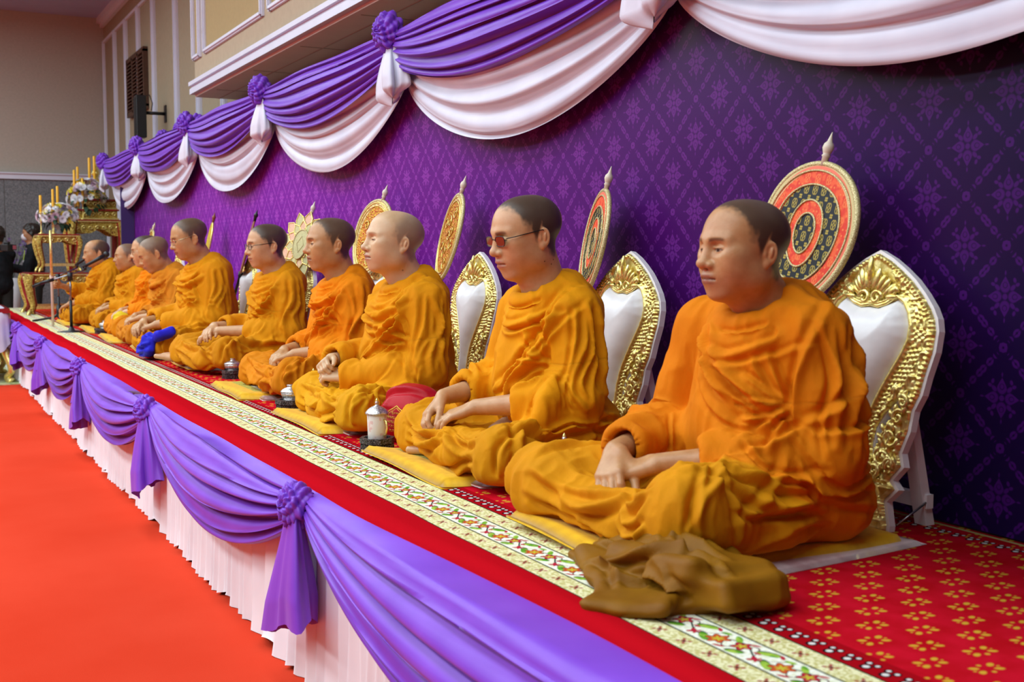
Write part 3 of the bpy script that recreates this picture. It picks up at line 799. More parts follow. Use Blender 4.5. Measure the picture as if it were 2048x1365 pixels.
def build_person(P, root_name='person'):
    rg = np.random.default_rng(P['seed'])
    h_b, h_r = P.get('res', (.0034, .0065))
    wd = P.get('w', 1.0)
    hx, hy, hz = P['head']; hp, hyaw, hroll = P.get('tilt', (0, 0, 0))
    Rh = rotm(0, 0, hyaw) @ rotm(hroll, 0, 0) @ rotm(0, -hp, 0)          # pitch>0 looks down
    T = np.array((hx, hy, hz)); hs = P.get('hs', 1.)
    nb = np.array(P.get('neck', (-.035, 0, .50)))
    sh = {-1: np.array((-.03, -.140*wd, .458)), 1: np.array((-.03, P.get('shr', .160*wd), .458))}
    arms = P['arms']                                        # side -> dict(el, wr, dir, n, curl..)
    # ---------------- lap (built first so that the hands can rest on it)
    kn = P.get('knees', {-1: (-.40, -.34, .095), 1: (-.40, .34, .095)})
    U_ = []
    for s in (-1, 1):
        k_ = np.array(kn[s], float)
        U_.append(CP((.0, s*.10, .09), k_, .092, P.get('kr', .074), k=.04)); U_.append(CP(k_, (min(kn[-1][0], kn[1][0])-.01-.02*s, -s*.05, .05), .064, .050, k=.05)); U_.append(EL(k_+np.array((.02, 0, -.045)), (.10, .085, .04), k=.04))
    U_.append(EL((-.19, 0, .055), (.17, .22, .060), k=.05)); U_.append(EL((.0, 0, .05), (.17, .185*wd, .075), k=.05))
    for s in (-1, 1):
        a = arms[s]; a['wr'] = tuple(a['wr'])
        z_in = a['wr'][2]
        for it in range(5):
            hp_ = hand_prims(a['wr'], a['dir'], a['n'], a.get('side', 1)*s, a.get('curl', (22, 34, 22)), a.get('spread', .3), a.get('thumb', (35, 20)), a.get('hs', 1.0))
            pts = np.array([q for p in hp_ if p.t == 'c' for q in (p.a, p.b)], np.float32); rr = np.array([q for p in hp_ if p.t == 'c' for q in (p.r, p.rb)])
            need = float(np.max(.004+rr*.45-sdf(U_, pts)))
            if s == 1 and -1 in arms: need = max(need, float(np.max(.004+rr*.9-sdf([CP(arms[-1]['el'], arms[-1]['wr'], .04, .026)]+hand_prims(arms[-1]['wr'], arms[-1]['dir'], arms[-1]['n'], -arms[-1].get('side', 1), arms[-1].get('curl', (22, 34, 22))), pts)))*.35)
            if need <= 0: break
            a['wr'] = (a['wr'][0], a['wr'][1], min(a['wr'][2]+min(need, .04), z_in+P.get('lift', .028)))
    # ---------------- body
    B = xform(head_prims(**P.get('face', {})), Rh, T, hs)
    B.append(CP(T+Rh @ np.array((.022, 0, -.055))*hs, nb+np.array((0.01, 0, 0)), .056*hs, .062, k=.03))
    B.append(CP(T+Rh @ np.array((-.03, 0, -.075))*hs, nb+np.array((-.03, 0, -.01)), .030*hs, .04, k=.03))
    B.append(CP(nb+np.array((.01, 0, .0)), (-.01, 0, .2), .062, .09, k=.04))
    for s in (-1, 1):
        B.append(CP(nb+np.array((0, s*.02, -.02)), sh[s], .05, .05, k=.03))
        a = arms[s]; el = np.array(a['el']); wr = np.array(a['wr'])
        B.append(CP(sh[s], el, .048, .040, k=.02)); mid = el+(wr-el)*.35
        B.append(CP(el, mid, .040, .040, k=.02)); B.append(CP(mid, wr, .040, .0245, k=.015))
        B += hand_prims(wr, a['dir'], a['n'], a.get('side', 1)*s, a.get('curl', (22, 34, 22)), a.get('spread', .3), a.get('thumb', (35, 20)), a.get('hs', 1.0))
    for f in P.get('feet', []): B += foot_prims(*f); B.append(CP(np.array(f[0]), (-.2, 0, .08), .03, .05, k=.02)); B.append(CP((-.2, 0, .08), (-.01, 0, .2), .05, .06, k=.02))
    V, F = polygonize(B, h_b, margin=.045)
    V = laplace(V, F, 1, .3)
    # colour masks in head space
    Q = ((V-T) @ Rh)/hs; x, y, z = Q.T; ay = np.abs(y)
    inhead = smooth01(-np.sqrt(x*x+y*y+(z*.8)**2), -.155, -.135)*(z > -.135)
    hl = P.get('hairline', 0.)
    xe = x-P.get('recede', 0)*smooth01(z, .015, .055)
    zb = np.interp(xe, [-.12, -.085, -.062, -.048, -.036, -.02, -.012, .002, .012, .03, .05, .12], [.2, .098+hl, .074+hl, .040+hl*.8, .026+hl*.4, .018, -.012, -.016, .03, -.055, -.072, -.075])
    nz = vnoise(Q*60, 3)*.004+vnoise(Q*140, 4)*.003
    hair = smooth01(z-zb+nz*2.2, -.014, .022)*inhead
    for e_s in (-1, 1):
        ep = EL((.015, e_s*.0800, -.013), (.0185, .0085, .0315), R=rotm(0, 12, e_s*24))
        hair *= smooth01(pdist(ep, Q.astype(np.float32)), .0005, .003)
    if P.get('bald'):
        hair *= 1-P['bald']*smooth01(z-.85*np.clip(x, -.1, .04)-.35*ay*0, .05, .10)
    lipm = np.exp(-((y/.026)**4))*smooth01(-np.abs(z+.0635), -.0135, -.009)*(x < -.088)
    line = (np.abs(z+.0628+.25*y*y/.03*.2) < .0019)*(ay < .026)*(x < -.086)
    lid = P.get('eyes', .6)                                    # 0 closed
    ez = .0008
    ew = smooth01(-np.sqrt(((ay-.0315)/.0125)**2+((z-ez)/(.0016+.0040*lid))**2), -1.15, -.8)*(x < -.077)
    iris = smooth01(-np.hypot((ay-.031-P.get('gaze', 0)*np.sign(y)), (z-ez)), -.0062, -.0045)*ew
    lash = smooth01(-np.abs(z-(ez+.0025+.0030*lid-((ay-.031)/.013)**2*.003)), -.0022, -.0010)*(ay > .018)*(ay < .045)*(x < -.072)
    browm = smooth01(-np.abs(z-(.0215+.004*np.cos((ay-.03)/.022*1.5)+P.get('browz', 0))), -.0050, -.0022)*smooth01(ay, .010, .016)*(1-smooth01(ay, .044, .054))*(x < -.062)
    nost = smooth01(-np.sqrt(((ay-.0075)/.0042)**2+((z+.0405)/.003)**2+((x+.107)/.008)**2), -1.2, -.7)
    dark = np.clip(line*.55+iris*.95+lash*.8*(1 if lid > .05 else 1)+browm*P.get('browd', .62)+nost*.8, 0, 1)*inhead
    flush = (np.exp(-(((x-.014)/.03)**2+((z)/.04)**2))*smooth01(ay, .07, .08)+np.exp(-((x+.11)/.016)**2-((z+.03)/.016)**2-(y/.02)**2))*inhead
    me = pydata('body', V, F)
    for n_, v_ in (('hair', hair), ('lip', lipm*inhead), ('dark', dark), ('eye', ew*inhead*.9), ('flush', flush)): set_attr(me, n_, v_)
    yw = math.radians(P.get('yaw', 0)); sc = P.get('scale', 1.)
    if 'hw' in P:
        cyw, syw = math.cos(yw), math.sin(yw)
        P['pos'] = (P['hw'][0]-sc*(hx*cyw-hy*syw), P['hw'][1]-sc*(hx*syw+hy*cyw), SEAT)
    root = thing(root_name, P['label'], 'person', P['pos'], yw, P.get('group')); root.scale = (sc, sc, sc)
    root['hm'] = 0; del root['hm']
    link('body', me, root, P['skin'])
    if P.get('norobe'): return root
    # ---------------- robe
    C = []
    C.append(EL((-.02, 0, .12), (.150, .175*wd, .15), k=0)); C.append(EL((-.05, .005, .24), (.155*wd, .175*wd, .16), k=.05))
    C.append(EL((-.048, .005, .37), (.130*wd, .165*wd, .14), k=.05))
    C.append(CP((.02, -.07, .475), (.02, .07, .475), .068, .068, k=.05)); C.append(CP(nb+np.array((.048, -.045, .022)), nb+np.array((.048, .045, .022)), .040, .040, k=.05))
    for s in (-1, 1):
        a = arms[s]; el = np.array(a['el']); wr = np.array(a['wr'])
        C.append(CP(nb+np.array((.018, s*.060, -.002)), sh[s]+np.array((0, -s*.01, .0)), .052, .070, k=.05))
        C.append(CP(sh[s], el+np.array((0.0, 0, 0)), .072*wd, .066, k=.035))
        sl = a.get('sleeve', .6); e2 = el+(wr-el)*sl
        C.append(CP(el, e2, .068, a.get('cuff', .058), k=.025))
        if a.get('web', 1): C.append(CP((-.08, s*.10, .2), el*.5+e2*.5, .06, .055, k=.05))
    C.append(CP((.02, -.12, .09), np.array(kn[-1])*np.array((.45, .75, 1))+np.array((0, 0, .02)), .115, .085, k=.05))
    C.append(CP((.02, .12, .09), np.array(kn[1])*np.array((.35, .7, 1))+np.array((0, 0, .01)), .115, .085, k=.05))
    C.append(TO(nb+np.array((-.016, 0, .014)), .078, .026, R=rotm(0, -27, 0), k=.03))
    C.append(TO(nb+np.array((-.036, -.004, -.024)), .094, .020, R=rotm(4, -32, 0), k=.02))
    C.append(CP(nb+np.array((-.01, 0, -.1)), nb+np.array((-.045, 0, .12)), .056, .066, op='s', k=.018))
    for s in (-1, 1):                       # open sleeve ends
        a = arms[s]; el = np.array(a['el']); wr = np.array(a['wr']); sl = a.get('sleeve', .6)
        if sl < 1.05: C.append(CP(el+(wr-el)*(sl-.10), el+(wr-el)*(sl+.5), .040, .052, op='s', k=.012))
    no = len(C)
    for e in P.get('extra', []): U_.append(e)
    for e in P.get('outer', []): C.append(e)
    lapdrape = [EL(q[0], q[1], k=.03) for q in P.get('lap', [])]
    for q in U_: q.g = 1
    for q in lapdrape: q.g = 2
    allp = C+U_+lapdrape
    V, F = polygonize(allp, h_r, margin=.06)
    V = laplace(V, F, 1, .4); N = vnormals(V, F)
    do = sdf([q for q in C if q.op == 'u'], V)
    if lapdrape: do = np.minimum(do, sdf(lapdrape, V))
    du = sdf(U_, V)
    wob = vnoise(V.astype(float)*9, P['seed'])*.007
    under = smooth01(do-du+wob+P.get('ub', -.012), -.004, .004)
    # folds
    curves = []
    J = lambda p, s_=.012: tuple(np.array(p)+rg.normal(0, s_, 3))
    am = 1.22*P.get('fold', 1.)
    st_ = P.get('style', 'AB')
    for i in range(6):                      # folds running over the chest
        f = i/5
        if 'A' in st_:                      # from the right of the neck down to the crook of the left arm
            curves.append(([J((-.09-.04*f, .10-.03*f, .49-.05*f)), J((-.17, .05-.01*f, .42-.10*f)), J((-.19, -.05, .35-.08*f)), J((-.13, -.16, .29-.06*f))], am*rg.uniform(.007, .013), rg.uniform(.008, .016)))
        if 'B' in st_:                      # from the left shoulder to the waist in front
            curves.append(([J((-.01-.02*f, -.11-.05*f, .53-.03*f)), J((-.12-.01*f, -.14, .43-.04*f)), J((-.18, -.10+.06*f, .33-.06*f)), J((-.19, .0+.09*f, .24-.08*f))], am*rg.uniform(.007, .013), rg.uniform(.008, .016)))
        if 'C' in st_:                      # slack U folds hanging between neck and shoulder
            curves.append(([J((-.07, .11, .49)), J((-.16, .04, .43-.055*f)), J((-.17, -.05, .41-.05*f)), J((-.07, -.15, .48-.02*f))], am*rg.uniform(.006, .012), rg.uniform(.009, .016)))
    for i in range(6):                      # down the left sleeve
        f = i/5; e_ = np.array(arms[-1]['el'])
        ox = .07-.14*f
        curves.append(([J((ox*.7-.02, -.17*wd-.05, .50)), J((ox-.01, -.25*wd, .38)), J((e_[0]+ox, e_[1]-.05, .5*(e_[2]+.36))), J((e_[0]+ox*.9, e_[1]-.05, e_[2]))], am*rg.uniform(.006, .012), rg.uniform(.010, .017)))
    e_ = np.array(arms[-1]['el']); g_ = e_+np.array((-.09, .04, .11))
    for i in range(7):                      # creases radiating from the crook of the arm
        an = -1.2+2.6*i/6
        dv = np.array((-math.cos(an)*.10, .10*math.cos(an)*.6+.04, math.sin(an)*.13))
        curves.append(([J(g_, .006), J(g_+dv*.5, .008), J(g_+dv, .01)], am*rg.uniform(.006, .012), rg.uniform(.008, .013)))
    for s in (-1, 1):
        a = arms[s]; el = np.array(a['el']); wr = np.array(a['wr']); sl = min(a.get('sleeve', .6), 1)
        ax = (wr-el)/np.linalg.norm(wr-el); p1 = np.cross(ax, (0, 0, 1)); p1 /= np.linalg.norm(p1); p2 = np.cross(p1, ax)
        for i in range(5):
            c0 = el+(wr-el)*sl*(.02+.9*(i+rg.uniform(-.3, .3))/4.5); st = rg.uniform(0, 6.28); ln = rg.uniform(1.2, 2.4); sk = rg.uniform(-.05, .05)
            curves.append(([c0+ax*sk*(q-.5)*2+(p1*math.cos(st+ln*q)+p2*math.sin(st+ln*q))*.068 for q in (0, .33, .66, 1)], am*rg.uniform(.005, .010), rg.uniform(.008, .013)))
    for s in (-1, 1):                       # thighs
        k_ = np.array(kn[s], float)
        for i in range(6):
            f = i/5
            st = k_+np.array((-.02, 0, .08-.13*f)); en = np.array((-.05-.1*f*0, s*(.20+.0*f), .17-.13*f))
            mid = (st+en)/2+np.array((0, s*.03, -.015))
            curves.append(([J(st), J(mid), J(en)], am*rg.uniform(.008, .015), rg.uniform(.010, .017)))
        for i in range(5):                  # knee to shin, in front
            f = i/4
            st = k_+np.array((-.05, -s*.02, .05-.09*f)); en = np.array((min(kn[-1][0], kn[1][0])-.02, -s*.02, .10-.07*f))
            curves.append(([J(st), J((st+en)/2+np.array((-.03, 0, -.01))), J(en)], am*rg.uniform(.008, .015), rg.uniform(.009, .015)))
    for s in (-1, 1):                       # cloth hanging over the knees
        k_ = np.array(kn[s], float)
        for i in range(7):
            an = -2.2+2.9*i/6
            dv = np.array((-math.cos(an*.9)*.07, s*(.03+.06*math.sin(1.2+an*.5)), 0))
            curves.append(([J(k_+dv*.9+np.array((.10, -s*.03, .075)), .02), J(k_+dv*.9+np.array((.02, 0, .06)), .012), J(k_+dv*1.2+np.array((-.01, s*.01, .0)), .01), J(k_+dv*1.35+np.array((0, s*.02, -.06)), .01)], am*rg.uniform(.005, .009), rg.uniform(.009, .015)))
    for i in range(6):                      # lap
        f = i/5; yy = -.2+.4*f
        curves.append(([J((-.13, yy*.7, .2)), J((-.23, yy, .13)), J((-.36, yy*1.1, .09))], am*rg.uniform(.005, .010), rg.uniform(.010, .016)))
    for i in range(5):                      # waist and hip on the left
        f = i/4
        curves.append(([J((-.12, -.14, .17+.02*f)), J((-.02, -.21, .13+.03*f)), J((.10, -.2, .08+.08*f))], am*rg.uniform(.005, .011), rg.uniform(.010, .016)))
    for i in range(4):                      # back
        f = i/3
        curves.append(([J((.06, -.12+.06*f, .5)), J((.12, -.12+.08*f, .33)), J((.15, -.13+.09*f, .12))], am*rg.uniform(.005, .009), rg.uniform(.012, .02)))
    for i in range(3):                      # cowl
        r = .095+.028*i
        curves.append(([nb+np.array((.02, -r, -.01-.02*i)), nb+np.array((-.06-.02*i, -r*.8, -.03-.025*i)), nb+np.array((-.11-.02*i, 0, -.055-.03*i)), nb+np.array((-.05, r*.9, -.025-.025*i))], am*rg.uniform(.006, .010), .011))
    for c in P.get('curves', []): curves.append(c)
    D = fold_field(V, N, curves)
    Vd = V.astype(float)
    n1 = vnoise(Vd*np.array((16, 16, 7))+3, P['seed']); n2 = vnoise(Vd*np.array((34, 34, 15))+9, P['seed']+5)
    D += am*(.0045*(1-np.abs(n1)*2)+.0022*(1-np.abs(n2)*2))*smooth01(V[:, 2], .0, .05)
    D += (1-under)*.004
    V2 = V+N*D[:, None]
    V2 = laplace(V2, F, 1, .25)
    V2[:, 2] = np.maximum(V2[:, 2], .001)
    # keep the cloth off the neck and the forearms
    me = pydata('robe', V2, F)
    # stitched seams of the patchwork cloth
    yy = V[:, 1]; zz = V[:, 2]; xx = V[:, 0]
    sm = np.maximum(np.exp(-((zz-.335-.15*xx)/.0022)**2), np.exp(-((np.hypot(xx+.02, zz-.3)-.30)/.0022)**2)*0)*(yy < -.05)*(do < du)
    set_attr(me, 'under', under); set_attr(me, 'seam', sm)
    link('robe', me, root, P['robe'])
    return root

def glasses(P, root, lens_m, frame_m, w_=.050, h_=.030, tint=True, half=False, r=.0011):
    """two lenses, bridge and temples in head space"""
    hx, hy, hz = P['head']; hp, hyaw, hroll = P.get('tilt', (0, 0, 0)); hs = P.get('hs', 1.)
    Rh = rotm(0, 0, hyaw) @ rotm(hroll, 0, 0) @ rotm(0, -hp, 0); T = np.array((hx, hy, hz))
    M_ = Matrix([list(Rh[i]*hs)+[T[i]] for i in range(3)]+[[0, 0, 0, 1]])
    fr = MB(); top = bpy.data.objects.new('glasses', None)
    def lenspts(s, n=24):
        out = []
        for k in range(n):
            a = 2*PI*k/n; cy_ = abs(math.cos(a))**.6*math.copysign(1, math.cos(a)); sy_ = abs(math.sin(a))**.6*math.copysign(1, math.sin(a))
            yy = s*(.033+cy_*w_/2); out.append(M_ @ Vector((-.104+.13*max(0., abs(yy)-.01)**1.2, yy, .002+sy_*h_/2)))
        return out
    for s in (-1, 1):
        p = lenspts(s); fr.tube(p, r*hs, 6, closed=True)
        e = M_ @ Vector((-.094, s*.059, .008)); q = M_ @ Vector((-.07, s*.0735, .009)); q2 = M_ @ Vector((.012, s*.083, .012)); q3 = M_ @ Vector((.03, s*.079, .002))
        fr.tube([e, q, q2, q3], r*1.2*hs, 6)
    fr.tube([M_ @ Vector((-.1045, -.009, .006)), M_ @ Vector((-.108, 0, .010)), M_ @ Vector((-.1045, .009, .006))], r*hs, 6)
    f = fr.build('glasses', frame_m, root)
    for s in (-1, 1):
        p = lenspts(s); V = [tuple(q) for q in p]; off = (M_.to_3x3() @ Vector((.0012, 0, 0)))
        V2 = [tuple(Vector(q)+off) for q in V]; n = len(V)
        me = pydata('lens', V+V2, [tuple(range(n)), tuple(range(2*n-1, n-1, -1))]+[(i, (i+1) % n, n+(i+1) % n, n+i) for i in range(n)], False)
        link('lens', me, f, lens_m)
    return f
# ---- the ten monks, nearest first
SK1 = skin_mat('skin_dark_tan', '#b07c4e', '#c49468', '#101216', .84, '#8a4c42')
SK2 = skin_mat('skin_tan', '#bc8c60', '#cca078', '#0b0d11', .88, '#a05a4e')
SK3 = skin_mat('skin_light', '#c8a27a', '#d2b08a', '#5a5148', .55, '#a8695c')
SK4 = skin_mat('skin_brown', '#b08052', '#c09264', '#121419', .8, '#8a4c40')
SK5 = skin_mat('skin_warm_tan', '#b07e50', '#c09264', '#303032', .65, '#8f5044')
RB1 = robe_mat('orange_robe_cloth', '#d67808', '#d0880a')
RB2 = robe_mat('golden_robe_cloth', '#de9008', '#d08a0a')
RB3 = robe_mat('amber_robe_cloth', '#d68a08', '#d8960e')
RB4 = robe_mat('deep_orange_robe_cloth', '#de7e06', '#d07c0a')
RB5 = robe_mat('ochre_robe_cloth', '#d08608', '#c88008')
RB6 = robe_mat('dull_orange_robe_cloth', '#cc7e1c', '#c47616')
SEAT = .036
def arm(el, wr, dir, n, **k): return dict(el=el, wr=wr, dir=dir, n=n, **k)
def lap_arms(sl=.7, sr=.7, dz=0, wl=(-.28, .0, .15), wr_=(-.29, .12, .16)):
    return {-1: arm((-.05, -.20, .205+dz), wl, (-.75, .5, -.25), (.25, .0, -1), sleeve=sl, curl=(18, 30, 20)),
             1: arm((-.05, .235, .21+dz), wr_, (-.65, -.6, -.25), (.3, -.1, -1), sleeve=sr, curl=(20, 30, 20))}
KN = {-1: (-.34, -.25, .075), 1: (-.31, .33, .072)}
MONKS = [
 dict(label='monk in orange robe sitting nearest the camera in front of the target fan', seed=11, hw=(1.705, 2.078), yaw=6, w=.99, shr=.195, lift=.052,
      head=(-.115, .0, .655), tilt=(2, -10, 0), hs=1.0, res=(.0026, .0046), skin=SK1, robe=RB1, eyes=.3, recede=.018, fold=1.1, style='A',
      face=dict(fat=.006, jaw=.004, nose=1.12, cheek=.004, lips=1.15),
      knees={-1: (-.39, -.13, .11), 1: (-.38, .38, .078)}, kr=.092,
      curves=[([(-.11, .07, .475), (-.165, .0, .40), (-.165, -.09, .33), (-.12, -.17, .28)], .024, .017), ([(-.12, .09, .45), (-.185, .03, .37), (-.18, -.06, .30), (-.13, -.15, .25)], .018, .015),
              ([(-.02, -.15, .50), (-.09, -.17, .42), (-.13, -.17, .34), (-.12, -.17, .27)], .020, .016), ([(.04, -.19, .47), (.0, -.235, .38), (-.06, -.235, .31), (-.11, -.19, .27)], .020, .016),
              ([(.07, -.2, .40), (.04, -.25, .30), (-.03, -.25, .25), (-.10, -.2, .245)], .016, .014), ([(-.1, -.19, .27), (-.17, -.15, .22), (-.24, -.08, .17)], .016, .014), ([(-.07, -.23, .18), (-.16, -.17, .15), (-.26, -.06, .11)], .014, .012)],
      arms={-1: arm((-.04, -.195, .20), (-.31, .06, .118), (-.6, .75, -.25), (.3, .0, -1), sleeve=.66, curl=(18, 30, 20), hs=1.1),
             1: arm((-.07, .285, .20), (-.34, .18, .135), (-.6, -.5, -.45), (.5, -.1, -.8), sleeve=.78, curl=(22, 30, 20), hs=1.1)}),
 dict(label='monk wearing tinted sunglasses in golden robe with bare forearms', seed=22, hw=(1.70, 3.103), yaw=2, w=1.0,
      head=(-.12, .0, .702), tilt=(12, -3, 0), hs=1.06, res=(.0028, .0050), skin=SK2, robe=RB2, eyes=.4, fold=1.25, recede=.012, style='BB',
      face=dict(fat=.001, jaw=.003, nose=1.05, long=.004), neck=(-.045, 0, .515), knees=KN,
      outer=[EL((-.14, -.20, .21), (.13, .035, .075), R=rotm(0, -22, 35), k=.03)], feet=[((-.27, .15, .03), (-.5, .85, -.02), (-.3, 0, 1))],
      arms={-1: arm((-.06, -.20, .21), (-.28, .03, .15), (-.75, .5, -.3), (.3, .0, -1), sleeve=.46, cuff=.066, curl=(15, 25, 15)),
             1: arm((-.06, .25, .22), (-.32, .17, .17), (-.7, -.15, -.55), (.9, -.2, -.35), sleeve=.52, cuff=.066, curl=(25, 40, 25))}),
 dict(label='stout bald monk in amber robe, eyes closed, hands clasped above a red bag', seed=33, hw=(1.72, 4.223), yaw=0, w=1.1,
      head=(-.10, .0, .693), tilt=(-3, -2, 0), hs=1.06, res=(.0032, .0060), skin=SK3, robe=RB3, eyes=.0, fold=1.2, recede=.03, bald=.9, style='BC', browd=.25,
      face=dict(fat=.008, jaw=.006, nose=1.15, cheek=.006, lips=1.1), neck=(-.03, 0, .515), knees=KN,
      arms={-1: arm((-.06, -.23, .20), (-.31, .0, .17), (-.6, .6, .1), (.3, .4, -.6), sleeve=.92, curl=(50, 60, 40)),
             1: arm((-.06, .25, .22), (-.32, .12, .20), (-.6, -.6, -.1), (.3, -.4, -.6), sleeve=.88, curl=(50, 60, 40))}),
 dict(label='grey-templed monk in deep orange robe sitting before the lotus fan', seed=44, hw=(1.80, 5.21), yaw=0, w=1.0,
      head=(-.10, .0, .694), tilt=(3, -4, 0), hs=1.06, res=(.0036, .0066), skin=SK4, robe=RB4, eyes=.45, fold=1.2, recede=.016, style='BC',
      face=dict(fat=.001, jaw=.002, nose=1.1, long=.003), neck=(-.03, 0, .51), knees={-1: (-.36, -.22, .095), 1: (-.35, .38, .08)},
      arms=lap_arms(.60, .66)),
 dict(label='monk with thin black glasses in ochre robe, palms up in his lap', seed=55, hw=(1.86, 6.48), yaw=6, w=1.02, scale=1.02,
      head=(-.10, .0, .68), tilt=(6, -4, 0), hs=1.05, res=(.0042, .0075), skin=SK2, robe=RB5, eyes=.4, fold=1.15, style='AB', recede=.0,
      face=dict(fat=.004, jaw=.002), neck=(-.03, 0, .505), knees={-1: (-.40, -.18, .105), 1: (-.45, .36, .085)}, feet=[((-.45, .36, .03), (-.6, .6, .1), (-.3, .2, 1))],
      arms=lap_arms(.56, .75, wl=(-.36, .06, .20), wr_=(-.36, .14, .20))),
 dict(label='tall monk with metal glasses bending his head over a blue bag', seed=66, hw=(1.70, 7.739), yaw=4, w=1.08, scale=1.12,
      head=(-.14, .0, .670), tilt=(17, -2, 0), hs=1.0, res=(.0046, .0080), skin=SK4, robe=RB5, eyes=.3, fold=1.2, style='AC', recede=.012,
      face=dict(fat=.003, jaw=.002, nose=1.05), neck=(-.05, 0, .505), knees=KN,
      arms=lap_arms(.8, .75, wl=(-.34, .0, .15), wr_=(-.38, .12, .15))),
 dict(label='monk in dull orange robe bowing his head, seated beyond the tall one', seed=77, hw=(1.66, 8.722), yaw=0, w=.95,
      head=(-.17, .0, .648), tilt=(26, -6, 0), hs=1.05, res=(.0052, .0090), skin=SK5, robe=RB6, eyes=.1, fold=1.2, style='AB', recede=.01,
      face=dict(long=.005), neck=(-.07, 0, .50), knees=KN, arms=lap_arms(.62, .62)),
 dict(label='monk half hidden behind the bowing monk, only face and chest showing', seed=88, hw=(1.76, 9.575), yaw=0, w=1.0,
      head=(-.11, .0, .672), tilt=(10, -8, 0), hs=1.06, res=(.0056, .0100), skin=SK2, robe=RB4, eyes=.3, fold=1.2, style='BC', recede=.01,
      face=dict(), neck=(-.035, 0, .505), knees=KN, arms=lap_arms(.75, .7)),
 dict(label='elderly monk with short grey hair, second from the altar', seed=99, hw=(1.78, 10.55), yaw=0, w=1.05,
      head=(-.11, .0, .622), tilt=(4, -6, 0), hs=1.0, res=(.0056, .0100), skin=SK5, robe=RB5, eyes=.35, fold=1.2, style='AC', recede=.02,
      face=dict(fat=.004, jaw=.003, nose=1.1), neck=(-.035, 0, .49), knees=KN, arms=lap_arms(.8, .8)),
 dict(label='shaven-headed monk beside the altar holding an upright fan staff', seed=110, hw=(1.68, 11.65), yaw=4, w=1.0, scale=1.04,
      head=(-.12, .0, .63), tilt=(8, -4, 0), hs=1.05, res=(.0056, .0100), skin=SK1, robe=RB5, eyes=.2, fold=1.2, style='AB', recede=.0, bald=.95, browd=.3,
      face=dict(), neck=(-.045, 0, .50), knees=KN,
      arms={-1: arm((-.10, -.22, .22), (-.36, .02, .15), (-.7, .5, -.4), (.25, .0, -1), sleeve=.7),
             1: arm((-.16, .24, .25), (-.42, .10, .33), (-.8, -.3, .1), (.1, -.9, -.1), sleeve=.62, curl=(60, 70, 40), thumb=(60, 40))}),
]
M_lens_dark = mat('tinted_lens', lin('#5a2a1c'), rough=.08, spec=.8)
M_lens_clear = mat('clear_lens', (.9, .93, .95), rough=.03, trans=.9, alpha=.25)
M_frame_dark = plain('dark_metal_frame', '#26242a', .1, 30, rough=.35, metal=.6)
M_frame_gold = plain('pale_metal_frame', '#b9aa88', .1, 30, rough=.3, metal=.9)
PERSONS = []
for P in MONKS:
    r_ = build_person(P); PERSONS.append(r_)
    i_ = len(PERSONS)
    if i_ == 2: glasses(P, r_, M_lens_dark, M_frame_dark, .050, .029)
    if i_ == 5: glasses(P, r_, M_lens_clear, M_frame_dark, .046, .030)
    if i_ in (6, 8): glasses(P, r_, M_lens_clear, M_frame_gold, .046, .028)
# ================================================================== props
def gold(name, a='#d8bc5c', b='#f6e8a0', rough=.34):
    return mat(name, lambda: mixc(ramp(noise(60, 3), .3, .7), lin(a), lin(b)), rough=lambda: ramp(noise(90, 2), .0, 1.)*.2+rough-.08, metal=.82, bump=lambda: noise(160, 3), bstr=.25, bdist=.003)
M_gold = gold('carved_gilding'); M_golddk = gold('old_gilding', '#a87c1c', '#e6bc48', .3)
M_whitewood = plain('white_painted_wood', '#e8e0e4', .04, 12, rough=.45)
M_padw = mat('white_leather_pad', lambda: mixc(ramp(noise(9, 3), .3, .7), lin('#e2dde0'), lin('#eeeaec')), rough=.32, spec=.5, bump=lambda: noise(16, 3), bstr=.15, bdist=.01)
M_silver = mat('chased_silver', lambda: mixc(ramp(noise(150, 3), .35, .65), lin('#9b9698'), lin('#e8e6e6')), rough=.28, metal=.9, bump=lambda: noise(240, 3), bstr=.5, bdist=.003)
M_china = mat('painted_white_china', lambda: mixc(ramp(noise(55, 2), .56, .64)*.5, lin('#e2ddd6'), lin('#d98a86')), rough=.22, spec=.6, coat=.3)
M_lacq = mat('dark_carved_lacquer', lambda: mixc(ramp(noise(260, 2), .5, .62), lin('#181315'), lin('#6c6468')), rough=.4, bump=lambda: noise(260, 2), bstr=.6, bdist=.003)
M_steel = plain('brushed_steel', '#8c8c92', .1, 40, rough=.3, metal=1.)
M_black = plain('black_plastic', '#131316', .2, 30, rough=.45)
M_pink = mat('clear_wrapped_pad', lambda: mixc(ramp(noise(11, 3), .4, .6), lin('#c9a8ac'), lin('#e6d6d6')), rough=.15, spec=.7, coat=.6)

